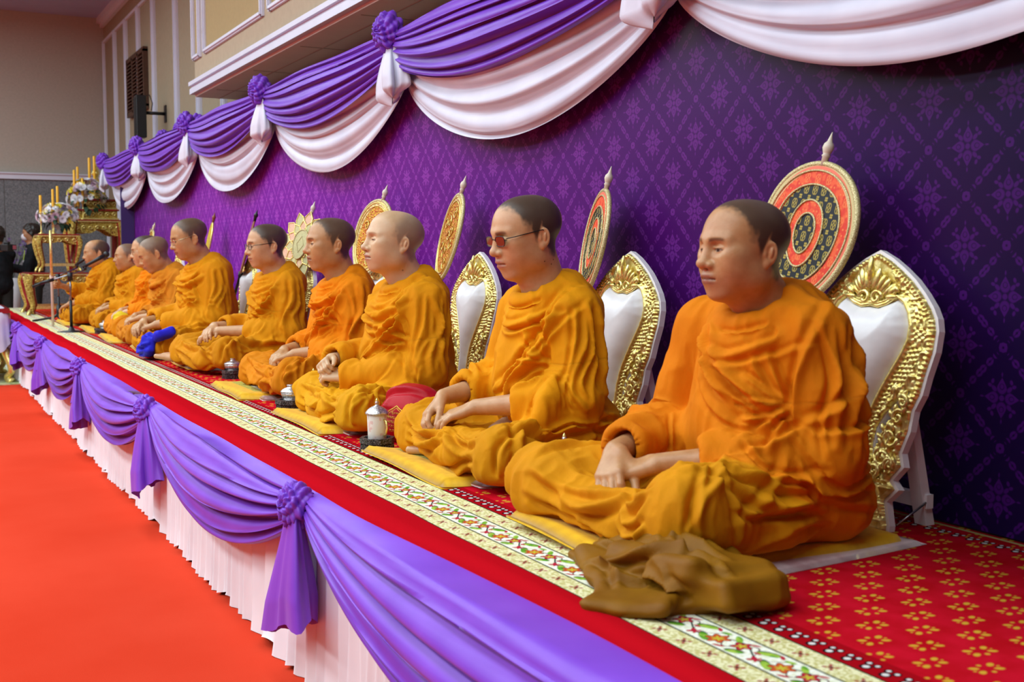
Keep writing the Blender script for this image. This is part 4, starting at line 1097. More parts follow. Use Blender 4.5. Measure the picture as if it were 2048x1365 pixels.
# ---- seat cushions
def cushion_col():
    x, y, z = coords()
    d = xmax(xabs(x)-.225, xabs(y)-.19)
    yel = mixc(ramp(noise(30, 3), .3, .7), lin('#d9a007'), lin('#eab512'))
    em = mixc(ramp(noise(130, 2), .45, .55), lin('#8f8a1c'), lin('#c2b53a'))
    c = mixc(step_lt(d-.045, .002), yel, em)
    return mixc(step_lt(d, .002), c, mixc(ramp(noise(120, 2), .4, .6), lin('#d2c9a4'), lin('#ece6cc')))
M_cush = mat('yellow_embroidered_cushion', cushion_col, rough=.75, spec=.25, sheen=.2, bump=lambda: noise(300, 2), bstr=.2, bdist=.002)
def cushion_mesh(seed, lx=.36, ly=.31, th=.032):
    rg = np.random.default_rng(seed); n = 34
    u = np.linspace(-1, 1, n)[:, None]; v = np.linspace(-1, 1, n)[None, :]
    X_ = lx*np.sign(u)*np.abs(u)**.95+0*v; Y_ = ly*v+0*u
    e = np.maximum(np.abs(u), np.abs(v)); t = th*(np.clip(1-e**14, 0, 1))**.5
    base = .004+.028*np.clip((-u-.55)/.45, 0, 1)**2*(.35+.65*(v*.5+.5)**2)*rg.uniform(.6, 1.2)+.004*np.sin(3*v+seed)*np.clip(-u, 0, 1)
    dim = .004*np.sin(4*u+seed)*np.sin(3*v)
    top = np.stack([X_, Y_, base+.006+t*.85+dim], -1); bot = np.stack([X_, Y_, base+.0*t], -1)
    me1 = np.concatenate([top.reshape(-1, 3), bot.reshape(-1, 3)]); I = np.arange(n*n).reshape(n, n); J_ = I+n*n
    F = [np.stack([I[:-1, :-1], I[1:, :-1], I[1:, 1:], I[:-1, 1:]], -1).reshape(-1, 4), np.stack([J_[:-1, :-1], J_[:-1, 1:], J_[1:, 1:], J_[1:, :-1]], -1).reshape(-1, 4)]
    ring = np.concatenate([I[:-1, 0], I[-1, :-1], I[1:, -1][::-1], I[0, 1:][::-1]]); r2 = np.roll(ring, -1)
    F.append(np.stack([ring, ring+n*n, r2+n*n, r2], -1)[:, ::-1])
    return pydata('seat_cushion', me1, np.concatenate(F))
CU = [(1.67, 2.175, 2, 'under the nearest monk'), (1.70, 3.27, 1, 'under the monk in sunglasses'), (1.71, 4.37, 0, 'under the bald stout monk'), (1.72, 5.50, -2, 'under the monk before the lotus fan'),
      (1.80, 6.95, 0, 'under the monk with black glasses'), (1.76, 7.98, 0, 'under the tall monk with the blue bag'), (1.74, 9.30, 0, 'under the bowing monk'), (1.76, 10.55, 0, 'under the elderly grey-haired monk'), (1.70, 11.75, 0, 'under the monk next to the altar')]
for i, (x, y, a, w_) in enumerate(CU):
    t = thing('seat_cushion', 'square yellow seat cushion with embroidered cream centre '+w_, 'cushion', (x, y, .001), math.radians(a), 'yellow seat cushions')
    link('cover', cushion_mesh(i), t, M_cush)
    t2 = MB()
    for k in (-1, 1): t2.tube([(-.345, k*.05-.06, .030), (-.352, k*.05, .028), (-.345, k*.05+.06, .030)], .0015, 5)
    t2.build('piping', M_golddk, t)
    if i < 5:
        p = cushion_mesh(50+i, .33, .27, .012); p.transform(Matrix.Translation((0, 0, 0)))
        o = link('wrapped_pad', p, None, M_pink, (x+.055, y-.075, .000), (0, 0, math.radians(a+3)))
        tag(o, 'thin plastic-wrapped pad sticking out below the cushion '+w_, 'pad', 'wrapped pads below the cushions')

# ---- carved chair backs
OUT = [(0, .694), (.045, .674), (.085, .65), (.125, .622), (.16, .59), (.19, .557), (.207, .53), (.215, .5), (.213, .45), (.198, .39), (.19, .345), (.172, .305), (.168, .255), (.15, .2), (.162, .168), (.132, .132), (.155, .112), (.122, .078), (.14, .022), (.14, 0)]
PAD = [(0, .553), (.03, .551), (.06, .562), (.085, .572), (.106, .56), (.122, .538), (.132, .508), (.13, .475), (.115, .44), (.092, .40), (.068, .356), (.050, .318), (.037, .284), (.030, .244), (.028, .2), (.028, .135), (0, .133)]
HOL = [(.150, .345), (.115, .316), (.085, .285), (.066, .25), (.060, .21), (.064, .188), (.071, .215), (.083, .247), (.103, .277), (.128, .308)]
def sym(h): return h+[(-a, b) for a, b in h[::-1] if a > 1e-6]
def polydist(P_, poly, closed=True):
    """signed distance (negative inside) and arc length of the nearest boundary point"""
    A_ = np.array(poly, float); B_ = np.roll(A_, -1, 0)
    best = np.full(len(P_), 1e9); arc = np.zeros(len(P_)); near = np.zeros_like(P_); ins = np.zeros(len(P_), bool); s0 = 0
    for a, b in zip(A_, B_):
        ab = b-a; L = np.linalg.norm(ab)+1e-12; d = P_-a; h = np.clip((d @ ab)/(L*L), 0, 1); q = a+h[:, None]*ab; dd = np.linalg.norm(P_-q, axis=1); m_ = dd < best
        best[m_] = dd[m_]; arc[m_] = (s0+h*L)[m_]; near[m_] = q[m_]; s0 += L
        c = ((a[1] > P_[:, 1]) != (b[1] > P_[:, 1])); xi = a[0]+(P_[:, 1]-a[1])/(ab[1]+1e-12)*ab[0]; ins ^= c & (P_[:, 0] < xi)
    return np.where(ins, -best, best), arc, near
def chair_meshes():
    outer = sym(OUT); pad = sym(PAD); hl = HOL; hr = [(-a, b) for a, b in HOL]
    # board with the two slits
    bm = bmesh.new()
    for lp in (outer, hl, hr):
        vs = [bm.verts.new((0, a, b)) for a, b in lp]
        for i in range(len(vs)): bm.edges.new((vs[i], vs[(i+1) % len(vs)]))
    bmesh.ops.triangle_fill(bm, use_beauty=True, edges=bm.edges[:])
    r = bmesh.ops.extrude_face_region(bm, geom=bm.faces[:]); bmesh.ops.translate(bm, verts=[v for v in r['geom'] if isinstance(v, bmesh.types.BMVert)], vec=(.020, 0, 0))
    bmesh.ops.recalc_face_normals(bm, faces=bm.faces); board = bpy.data.meshes.new('board'); bm.to_mesh(board); bm.free()
    # gilded relief as a fine height field between rim and pad
    h = .0026; gy = np.arange(-.22, .2201, h); gz = np.arange(.0, .70, h)
    G = np.stack(np.meshgrid(gy, gz, indexing='ij'), -1); sh_ = G.shape[:2]; P_ = G.reshape(-1, 2).copy()
    do, ao, no = polydist(P_, outer); dp, ap, np_ = polydist(P_, pad); d1, _, n1 = polydist(P_, hl); d2, _, n2 = polydist(P_, hr)
    ins = .008; f = np.maximum.reduce([do+ins, -dp-.004, -d1+.004, -d2+.004])
    keep = (f < h*.7).reshape(sh_)
    # pull boundary points onto the limits
    for dd, nn, off, sg in ((do, no, -ins, 1), (d1, n1, .004, -1), (d2, n2, .004, -1)):
        m_ = (sg*(dd-off) > 0) & (f < h*.7)
        v_ = P_[m_]-nn[m_]; L = np.linalg.norm(v_, axis=1, keepdims=True)+1e-9; P_[m_] = nn[m_]+v_/L*abs(off)
    a, z = np.abs(P_[:, 0]), P_[:, 1]
    v3 = np.stack([P_[:, 0]*48, P_[:, 1]*48, 0*a], 1); rn = 1-np.abs(vnoise(np.abs(v3)+7, 5))*1.6; rn2 = 1-np.abs(vnoise(np.abs(v3)*1.9+3, 6))*1.6
    H = .006+.009*np.clip(rn, 0, 1)+.004*np.clip(rn2, 0, 1)                       # curling leafwork
    # scaled band along the pad
    u = ap/.0135; v = dp/.0105; row = np.floor(v); uu = (u+.5*(row % 2)) % 1-.5; vv = v % 1-.45
    sc = np.clip(1-(uu/.52)**2-(vv/.6)**2, 0, 1)**.5
    band = (dp > .016) & (dp < .058) & (z < .60) & (z > .14) & ((z > .36) | (d1 > 0) & (a < .15) & (dp < .034))
    H = np.where(band, .004+.010*sc, H)
    H = np.where(dp < .016, .008+.010*np.sqrt(np.clip(1-((dp-.008)/.008)**2, 0, 1)), H)
    # rope bead on the rim
    bead = (do > -.020) & (z > .3)
    H = np.where(bead, .006+.008*np.abs(np.sin(ao/.0062*PI/2)), H)
    # flame crown on top
    top = (z > .565+.5*np.clip(a-.075, 0, 1)) & (a < .10-.62*np.clip(z-.575, 0, .2)) & (dp > .010)
    fr_ = np.hypot(a*1.25, z-.555); H = np.where(top & (do < -.02), .007, H)
    # plinth mouldings
    zt = z/.13; pl_ = z < .128
    dia = np.abs(((P_[:, 0]/.045) % 1)-.5)+np.abs((((z-.012)/.040) % 1)-.5)
    tier = .010*(np.abs(np.sin(z/.0405*PI)) > .35)
    H = np.where(pl_, .006+tier+.010*np.clip(1-dia*1.9, 0, 1)*(z > .03), H)
    fx = -H; I = np.arange(sh_[0]*sh_[1]).reshape(sh_)
    k = keep[:-1, :-1] & keep[1:, :-1] & keep[1:, 1:] & keep[:-1, 1:]
    F = np.stack([I[:-1, :-1], I[:-1, 1:], I[1:, 1:], I[1:, :-1]], -1)[k]
    edge = np.abs(f) < h; fx = np.where(f > -h*.8, -.001, fx)
    used = np.unique(F); mp = np.zeros(len(P_), int); mp[used] = np.arange(len(used))
    V = np.stack([fx, P_[:, 0], P_[:, 1]], 1)[used]; carve = pydata('carving', V, mp[F][:, ::-1])
    # the pad, swelling out of its frame
    h = .005; gy = np.arange(-.14, .1401, h); gz = np.arange(.125, .58, h); G = np.stack(np.meshgrid(gy, gz, indexing='ij'), -1); sh_ = G.shape[:2]; P_ = G.reshape(-1, 2).copy()
    dp, ap, nn = polydist(P_, pad); keep = (dp < h*.7).reshape(sh_); m_ = (dp > 0) & (dp < h*.7); P_[m_] = nn[m_]
    d_ = np.clip(-dp, 0, 1); H = .052*(1-np.exp(-d_/.030))+.0015*np.sin(ap/.012)*np.exp(-d_/.02)
    I = np.arange(sh_[0]*sh_[1]).reshape(sh_); k = keep[:-1, :-1] & keep[1:, :-1] & keep[1:, 1:] & keep[:-1, 1:]
    F = np.stack([I[:-1, :-1], I[:-1, 1:], I[1:, 1:], I[1:, :-1]], -1)[k]; used = np.unique(F); mp = np.zeros(len(P_), int); mp[used] = np.arange(len(used))
    padm = pydata('pad', np.stack([-H-.003, P_[:, 0], P_[:, 1]], 1)[used], mp[F][:, ::-1])
    # separate leaf work: flame crown on top, scrolls on the shoulders of the plinth
    lf = MB()
    def petal(y, z, L, w_, ang, lift):
        R_ = Matrix.Translation((-.010-lift, y, z)) @ Matrix.Rotation(ang, 4, 'X')
        lf.ball((0, 0, L*.5), (.0075, w_, L*.55), 8, 6, M=R_)
    for ring, (n, L, w_, z0, sp, lift) in enumerate(((7, .050, .010, .590, .95, .000), (6, .046, .010, .596, .70, .005), (5, .044, .011, .602, .5, .009), (3, .046, .010, .612, .24, .013), (1, .052, .009, .622, 0, .016))):
        for i in range(n):
            t_ = (i/(n-1)*2-1) if n > 1 else 0; petal(-t_*.034*(1-.14*ring), z0-.012*abs(t_), L, w_, t_*sp, lift)
    for s in (-1, 1):
        petal(s*.060, .582, .030, .010, s*-.9, .004); petal(s*.052, .574, .034, .008, s*-1.5, .006)
        lf.tube([(-.016, s*(.020+.020*math.cos(j*.6)*(1-j/16)), .572+.020*math.sin(j*.6)*(1-j/16)) for j in range(13)], .0055, 7)
        lf.tube([(-.014, s*(.072+.016*math.cos(j*.6)*(1-j/16)), .588+.016*math.sin(j*.6)*(1-j/16)) for j in range(13)], .0045, 7)
        lf.tube([(-.013, s*q[0], q[1]) for q in ((0, .556), (.028, .552), (.055, .560), (.083, .578))], .0055, 7)
        for k, (cy, cz, r) in enumerate(((.118, .235, .026), (.138, .285, .020), (.150, .325, .016), (.100, .185, .024), (.130, .170, .018), (.085, .150, .018), (.045, .160, .014))):
            sg = 1 if k % 2 else -1
            lf.tube([(-.013-.003*(k % 3), s*(cy+r*math.cos(sg*j*.65+k)*(1-j/15)), cz+r*math.sin(sg*j*.65+k)*(1-j/15)) for j in range(13)], [.0058*(1-j/26) for j in range(13)], 7)
            for q in range(4): petal(s*(cy+r*.9*math.cos(q*1.2+k)), cz+r*.6*math.sin(q*1.2+k), .022, .0055, s*-(.5-q*.5), .004)
        for k in range(9): lf.ball((-.014, s*(.012+k*.0125), .128), .0052, 7, 5)
    leaf = lf.mesh('leafwork')
    return board, carve, padm, leaf
board, carve, padm, leafw = chair_meshes()
LEAN = math.atan(.14)
def chair_back(y, who):
    t = thing('chair_back', 'white and gilded carved seat back with padded centre '+who, 'seat back', (2.085, y, .003), 0, 'carved seat backs')
    for nm, me_, m_ in (('board', board, M_whitewood), ('carving', carve, M_gold), ('pad', padm, M_padw), ('leafwork', leafw, M_gold)):
        o = link(nm, me_, t, m_ if not len(me_.materials) else None); o.rotation_euler = (0, LEAN, 0)
        if nm in ('leafwork', 'carving'): o['kind'] = 'stuff'
    for s in (-1, 1):
        q = MB(); q.prism([(.062, .33), (.085, .33), (.165, .004), (.135, .004)], s*.115-.018, s*.115+.018, 'y'); q.build('leg', M_whitewood, t)
    MB().box(.128, .150, -.14, .14, .05, .085).build('cross_bar', M_whitewood, t)
    MB().tube([(.028, -.138, .02), (.150, -.136, .075)], .003, 6).build('stay', M_steel, t)
    return t
for y, who in ((2.125, 'behind the nearest monk'), (3.245, 'behind the monk in sunglasses'), (4.39, 'behind the bald stout monk'), (5.52, 'behind the monk before the lotus fan'), (6.75, 'behind the monk with black glasses'), (7.95, 'behind the tall monk'), (9.1, 'behind the bowing monk'), (10.3, 'behind the half hidden monk'), (11.2, 'behind the elderly monk')):
    chair_back(y, who)

# ---- ceremonial fans
def fan_target_col():
    x, y, z = coords(); r = hyp(y/.178, z/.192); q_ = hyp(y/.142, z/.205)
    red = lambda: mixc(ramp(noise(60, 2), .45, .6), lin('#d8341c'), lin('#e85a2c'))
    def paisley(dark, motif, P=.034):
        a = X.op('PINGPONG', y, P/2); b = X.op('PINGPONG', z+.008, P*.62)
        d = smin(ell(a, b, .0045, .006, .0045, .0078, 20), ell(a, b, .0145, .018, .0028, .0028))
        inn = ell(a, b, .0045, .006, .0024, .0048, 20)
        return mixc(step_lt(xmax(d, -inn), .0008), dark, motif)
    blk = paisley(lin('#10131c'), lin('#b09a3c')); rd = paisley(red(), lin('#e87a3c'), .042)
    c = mixc(step_lt(r-.955, .006), lin('#cdbd86'), lin('#e8765c'))
    c = mixc(step_lt(r-.90, .006), c, lin('#d6c994')); c = mixc(step_lt(r-.885, .006), c, rd)
    c = mixc(step_lt(r-.70, .006), c, blk); c = mixc(step_lt(q_-.45, .006), c, rd); return mixc(step_lt(q_-.27, .006), c, blk)
M_fan1 = mat('target_fan_cloth', fan_target_col, rough=.55, spec=.3, bump=lambda: noise(300, 2), bstr=.15, bdist=.002)
def fan_gold_col():
    x, y, z = coords(); r = hyp(y/.128, z/.195)
    w_ = noise(34, 3, .6); sw = xsin(w_*26.)
    c = mixc(step_lt(xabs(sw)-.62, .15), lin('#d2a428'), lin('#b41a14'))
    c = mixc(step_lt(.80-r, .01), c, lin('#c8a030')); c = mixc(step_lt(.845-r, .006), c, lin('#a81c1a')); c = mixc(step_lt(.865-r, .006), c, lin('#dcc688'))
    return c
M_fan3 = mat('gold_embroidered_fan', fan_gold_col, rough=.35, metal=.6, bump=lambda: xsin(noise(34, 3, .6)*26.)*.5+noise(200, 2)*.4, bstr=.8, bdist=.004)
M_braid = mat('cream_gold_braid', lambda: mixc(ramp(noise(400, 1), .4, .6), lin('#a3905a'), lin('#e2d6a4')), rough=.5, metal=.3, bump=lambda: noise(400, 1), bstr=.5, bdist=.002)
M_ivory = plain('ivory_turned_wood', '#d8cbb8', .06, 20, rough=.4)
M_brownfan = plain('brown_fan_edge', '#8a4a2c', .15, 30, rough=.5); M_yfan = plain('yellow_fan_cloth', '#c8a81c', .2, 40, rough=.5)
M_petal = [plain('petal_sage_silk', '#c2bc86', .12, 90, rough=.5), plain('petal_peach_silk', '#e0b294', .12, 90, rough=.5)]
def egg(w_, h_, n=56, k=.10): return [(w_*math.cos(2*PI*i/n)*(1+k*math.sin(2*PI*i/n)), h_*math.sin(2*PI*i/n)) for i in range(n)]
def staff(t, top, mat_, z0, bot=-.62, r=.0095):
    """turned finial on top and a plain pole below the blade; z0 is the blade's half height"""
    p = [(.009, z0-.005), (.0095, z0+.018), (.0125, z0+.021), (.0095, z0+.026), (.0115, z0+.030), (.0155, z0+.042), (.0135, z0+.053), (.0075, z0+.060), (.006, z0+.066), (.0028, z0+.078), (.0008, z0+.086)]
    MB().lathe(p, 14).build('finial', mat_, t)
    q = MB().lathe([(.016, -z0+.004), (.013, -z0-.02), (.015, -z0-.026), (r, -z0-.035), (r, bot)], 12); q.build('pole', mat_, t)
def fan(kind, top, yaw, label, w_=.178, h_=.19, lean=11, roll=8):
    """top: world position of the finial's tip"""
    lean, roll = math.radians(lean), math.radians(roll); L = h_+.085
    from mathutils import Euler
    ax_ = Euler((roll, lean, math.radians(yaw))).to_matrix() @ Vector((0, 0, 1)); c = Vector(top)-ax_*L
    t = thing('ceremonial_fan', label, 'fan', c); t.rotation_euler = (roll, lean, math.radians(yaw))
    bot = -(c.z-.006)/ax_.z
    if kind == 'lotus':
        for ring, n, ra, L_, wd_ in ((0, 12, .135, .062, .036), (1, 12, .088, .055, .030), (2, 8, .052, .036, .020)):
            for i in range(n):
                a = 2*PI*(i+.5*(ring % 2))/n; e = .0035*ring
                pts = [(0, -wd_), (.5*L_, -wd_*.95), (L_*.9, -.3*wd_), (L_*1.12, 0), (L_*.9, .3*wd_), (.5*L_, wd_*.95), (0, wd_), (-L_*.8, .5*wd_), (-L_*.8, -.5*wd_)]
                P_ = [((ra+u)*math.cos(a)-v*math.sin(a), ((ra+u)*math.sin(a)+v*math.cos(a))*1.08) for u, v in pts]
                q = MB().prism([(p[0]*.93, p[1]*.93) for p in P_], -.008-e, .004, 'x'); o = q.build('petal', M_petal[(i+ring) % 2], t)
                MB().tube([(-.008-e, p[0]*.93, p[1]*.93) for p in P_], .0040, 6, closed=True).build('braid', M_gold, o)
        MB().prism(egg(.062, .088), -.022, .004, 'x').build('centre', M_petal[0], t)
        MB().tube([(-.022, a, b) for a, b in egg(.062, .088)], .004, 6, closed=True).build('braid', M_braid, t)
        MB().tube([(-.023, .03, 0), (-.023, 0, .05), (-.023, -.03, 0), (-.023, 0, -.05)], .0016, 5, closed=True).build('braid', M_braid, t)
    else:
        e = egg(w_, h_); cm = {'target': M_fan1, 'gold': M_fan3, 'brown': M_brownfan, 'yellow': M_yfan}[kind]
        MB().prism(e, -.006, .006, 'x').build('blade', cm, t)
        MB().tube([(0, a, b) for a, b in e], .0085 if kind != 'brown' else .006, 8, closed=True).build('rim', M_braid if kind in ('target', 'gold') else (M_brownfan if kind == 'brown' else M_gold), t)
        if kind == 'target':
            for s in (-1, 1):
                for ka, kb in ((.90, .90), (.70, .70), (.36, .48), (.215, .29)): MB().tube([(s*.007, a*ka, b*kb) for a, b in e], .0030, 6, closed=True).build('braid', M_braid, t)
        if kind == 'gold':
            for k in (.93, .84): MB().tube([(-.007, a*k, b*k) for a, b in e], .0026, 6, closed=True).build('braid', M_gold, t)
            for k in range(9):           # scrolled cord-work
                a0 = k*2.4; rr = .022+.0*k; cy_, cz_ = .07*math.cos(a0)*(k/9)**.5, .14*math.sin(a0)*(k/9)**.5
                MB().tube([(-.008, cy_+(rr-.0028*j/2)*math.cos(j*.5+a0), cz_+(rr-.0028*j/2)*1.4*math.sin(j*.5+a0)) for j in range(14)], .0024, 5).build('scroll', M_gold, t)
    staff(t, top, {'brown': M_black, 'yellow': M_brownfan}.get(kind, M_ivory), h_ if kind != 'lotus' else .185, bot)
    return t
fan('target', (2.2, 2.324, 1.002), 0, 'round fan with red and black paisley rings beside the nearest seat back')
fan('target', (2.2, 3.398, .984), -19, 'red and black paisley fan seen nearly edge-on behind the monk in sunglasses', .15)
fan('gold', (2.2, 4.561, 1.021), -6, 'gold embroidered oval fan standing fully clear of the bald stout monk', .115, .195, 12, 12)
fan('gold', (2.2, 5.476, 1.03), 14, 'gold and red embroidered oval fan half hidden behind the bald stout monk', .15, .195, 11, 14)
fan('lotus', (2.2, 6.629, .993), 24, 'lotus-shaped fan of pale petals edged with gold braid', .178, .185, 11, 12)
fan('brown', (2.2, 7.874, .985), -13, 'brown fan with black handle seen edge-on', .15, .19, 15, 15)
fan('yellow', (2.2, 9.082, 1.006), -4, 'narrow yellow fan with gold rim behind the tall monk', .075, .19)
t = fan('gold', (2.2, 11.474, .986), 6, 'gold fan with crown tip showing above the bowing monk', .06, .06)

# ---- cups, bowls and their stands
def cup(x, y, label, z=0., tall=True, s=1.):
    t = thing('lidded_cup', label, 'cup', (x, y, z), 0, 'lidded silver cups')
    if tall:
        MB().lathe([(.0, 0), (.030, 0), (.0315, .004), (.033, .05), (.0345, .094), (.0335, .096), (.031, .094), (.029, .05), (.0, .012)], 28, cap=False).build('body', M_china, t)
        q = MB().tube([(.012, -.0335, .078), (.014, -.050, .074), (.015, -.054, .052), (.013, -.046, .028), (.012, -.034, .024)], .0038, 8); q.build('handle', M_gold, t)
        z0 = .094
    else:
        MB().lathe([(.0, 0), (.020, 0), (.022, .006), (.034, .012), (.042, .03), (.044, .042), (.041, .043), (.03, .03), (0, .02)], 28, cap=False).build('body', M_silver, t); z0 = .041
        MB().lathe([(.0, .0), (.046, .0), (.052, .006), (.05, .008), (.02, .004), (0, .004)], 28, cap=False).build('saucer', M_silver, t, (0, 0, -.003))
    k = 1. if tall else 1.12
    lid = MB().lathe([(.0, 0), (.036*k, 0), (.0405*k, .002), (.0405*k, .005), (.037*k, .010), (.030*k, .018), (.018*k, .026), (.008, .030), (.005, .034), (.0075, .038), (.006, .043), (.0025, .050), (.0006, .056)] if tall else
                  [(.0, 0), (.040, 0), (.0465, .002), (.045, .006), (.034, .016), (.018, .022), (.016, .028), (.019, .030), (.018, .033), (.0, .034)], 28, cap=False).build('lid', M_silver, t, (0, 0, z0))
    if tall: MB().lathe([(.0062, .0), (.0048, .008), (.0006, .016)], 10).build('tip', M_gold, lid, (0, 0, .040))
    return t
def stand(x, y, label, w_=.058, rz=.2):
    t = thing('carved_stand', label, 'stand', (x, y, .003), rz, 'dark carved stands')
    o = [(w_*math.cos(2*PI*(i+.5)/8), w_*math.sin(2*PI*(i+.5)/8)) for i in range(8)]
    ri = [(a*.82, b*.82) for a, b in o]
    q = MB(); n = 8
    V = [(a*.94, b*.94, .006) for a, b in o]+[(a*.94, b*.94, .030) for a, b in o]+[(a*1.04, b*1.04, .034) for a, b in o]+[(a*1.04, b*1.04, .052) for a, b in o]+[(a, b, .052) for a, b in ri]+[(a, b, .036) for a, b in ri]
    F = [tuple(range(7, -1, -1)), tuple(range(40, 48))]
    for L_ in range(5): F += [(L_*8+i, L_*8+(i+1) % 8, L_*8+8+(i+1) % 8, L_*8+8+i) for i in range(8)]
    q.add(V, F); q.build('box', M_lacq, t)
    for a, b in o:
        MB().box(a*.9-.007, a*.9+.007, b*.9-.007, b*.9+.007, 0, .012).build('foot', M_lacq, t)
    for L_, zz in ((16, .016), ):
        g_ = MB()
        for i in range(8):
            p, p2 = Vector(o[i]), Vector(o[(i+1) % 8])
            for j in range(5):
                c = p.lerp(p2, (j+.5)/5)*.955; g_.box(c.x-.003, c.x+.003, c.y-.003, c.y+.003, .008, .030)
        g_.build('lattice', M_lacq, t)
    return t
ST = .040
stand(1.425, 3.66, 'dark carved stand holding the tall cup of the monk in sunglasses'); cup(1.425, 3.66, 'tall white lidded cup on a dark stand beside the knee of the monk in sunglasses', ST)
stand(1.475, 4.80, 'dark carved stand holding a silver bowl near the bald stout monk', .066); cup(1.475, 4.80, 'squat silver lidded bowl on a dark stand near the bald stout monk', ST+.004, False)
cup(1.56, 4.75, 'lidded cup half hidden behind the knee of the bald stout monk', ST); stand(1.56, 4.75, 'dark stand under the cup hidden behind the stout monk\'s knee', .045)
stand(1.575, 6.18, 'dark stand with a silver bowl at the knee of the monk before the lotus fan', .055); cup(1.575, 6.18, 'squat silver bowl at the knee of the monk before the lotus fan', ST+.004, False)
stand(1.68, 6.28, 'dark stand under the cup behind the lotus fan monk\'s knee', .045); cup(1.68, 6.28, 'lidded cup peeping over the knee of the monk before the lotus fan', ST)
stand(1.50, 7.50, 'dark stand carrying the front silver bowl by the foot of the monk with black glasses', .062); cup(1.50, 7.50, 'front silver bowl by the foot of the monk with black glasses', ST+.004, False)
stand(1.56, 7.72, 'dark stand carrying the rear silver bowl by the foot of the monk with black glasses', .062, .4); cup(1.56, 7.72, 'rear silver bowl by the foot of the monk with black glasses', ST+.004, False)
stand(1.54, 8.88, 'dark stand under the tall cup left of the blue bag', .055); cup(1.54, 8.88, 'tall white lidded cup left of the blue bag', ST)
stand(1.52, 10.20, 'dark wide stand with a silver bowl before the elderly monk', .080); cup(1.52, 10.20, 'silver bowl on the wide stand before the elderly monk', ST+.004, False)
stand(1.62, 10.35, 'dark stand under the white cup before the half hidden monk', .05); cup(1.62, 10.35, 'white lidded cup before the half hidden monk', ST)
stand(1.60, 2.70, 'dark stand under the cup behind the nearest monk\'s right knee', .045); cup(1.60, 2.70, 'silver lidded cup showing above the nearest monk\'s right knee', ST)
# ================================================================== cloth bags
def bag(name, prims, curves, material, label, loc, rz=0, h=.006, amp=.004, sc=(14, 14, 14), seed=1, group=None):
    V, F = polygonize(prims, h, margin=.05); N = vnormals(V, F)
    D = fold_field(V, N, curves)+amp*(1-2*np.abs(vnoise(V.astype(float)*np.array(sc), seed)))
    V = laplace(V+N*D[:, None], F, 1, .3); V[:, 2] = np.maximum(V[:, 2], .001)
    t = thing(name, label, 'bag', loc, math.radians(rz), group)
    link('cloth', pydata('cloth', V, F), t, material); return t
def silk(name, a, b, rough=.5):
    return mat(name, lambda: mixc(ramp(noise(8, 4), .3, .7), lin(a), lin(b)), rough=rough, spec=.15, bump=lambda: noise(700, 1)*.3+noise(30, 3), bstr=.2, bdist=.004)
M_brown = silk('olive_brown_silk', '#7a4c06', '#8e5e0c', .55); M_brownin = silk('pale_olive_lining', '#8a7840', '#9a8850', .6)
M_redbag = silk('crimson_silk', '#a8101e', '#c01a2c', .4); M_blue = silk('royal_blue_cloth', '#1d1cae', '#2a28cc', .6); M_ycloth = silk('lemon_cloth', '#c8a80c', '#d8bc1c', .6)
# the nearest monk's bag lies flat in front of him; local x towards the backdrop, y along the stage
pr = [BX((-.02, .02, .030), (.13, .17, .012), .022, R=rotm(4, -6, 8), k=0), BX((.02, -.02, .075), (.085, .12, .010), .026, R=rotm(-8, 14, 25), k=.03), BX((-.06, .10, .055), (.09, .10, .006), .018, R=rotm(10, -14, -12), k=.02),
      BX((.07, -.12, .05), (.07, .07, .02), .020, R=rotm(-14, 6, 35), k=.025), BX((-.11, .15, .018), (.06, .10, .003), .012, R=rotm(0, -4, 20), k=.02), BX((-.09, -.10, .022), (.07, .08, .004), .014, R=rotm(-4, -6, -25), k=.02), EL((.0, .02, .085), (.10, .09, .04), k=.04)]
cv = [([(-.12, .2, .06), (-.05, .08, .12), (.03, -.03, .13), (.08, -.12, .1)], .026, .018), ([(-.15, .05, .05), (-.08, -.03, .1), (0, -.1, .11), (.08, -.17, .08)], .024, .015),
      ([(-.05, .15, .1), (.03, .05, .13), (.08, -.05, .12)], .022, .016), ([(-.15, -.03, .04), (-.06, -.1, .08), (.02, -.16, .07)], .022, .014), ([(-.03, -.2, .04), (-.01, -.1, .11), (-.02, 0, .13), (.03, .1, .12)], .020, .013),
      ([(-.16, .1, .03), (-.13, .0, .06), (-.13, -.1, .04)], .018, .014), ([(.0, .17, .07), (.06, .1, .1), (.12, .0, .08)], .018, .014), ([(-.17, .2, .03), (-.1, .12, .06), (-.04, .0, .1), (-.06, -.12, .06)], .02, .013)]
t = bag('cloth_bag', pr, cv, M_brown, 'crumpled olive brown cloth bag lying in front of the nearest monk', (1.365, 1.85, .003), -28, .0050, .008, (10, 10, 16), 4); t.scale = (1, 1.04, .78)
# red bag with a gold seal
pr = [EL((0, 0, .075), (.075, .12, .085), R=rotm(0, -12, 0), k=0), EL((.02, .0, .13), (.05, .10, .05), k=.04), EL((-.03, .06, .05), (.07, .07, .05), k=.03), EL((-.03, -.07, .05), (.06, .06, .05), k=.03)]
cv = [([(-.05, .06, .15), (-.08, .05, .10), (-.09, .07, .04)], .011, .012), ([(-.04, -.08, .14), (-.08, -.08, .09), (-.08, -.06, .03)], .010, .012), ([(0, .11, .13), (-.02, .03, .16), (0, -.08, .15)], .012, .014), ([(-.02, .12, .09), (-.06, .09, .1), (-.08, .02, .13)], .009, .01)]
t = bag('cloth_bag', pr, cv, M_redbag, 'crimson silk bag with a gold printed seal beside the bald stout monk', (1.61, 3.80, .003), 26, .006, .004, (13, 13, 9), 9); t.scale = (1.1, 1.1, 1.15)
M_print = plain('gold_print', '#d0a83c', .1, 60, rough=.4, metal=.5)
rgp = random.Random(5)
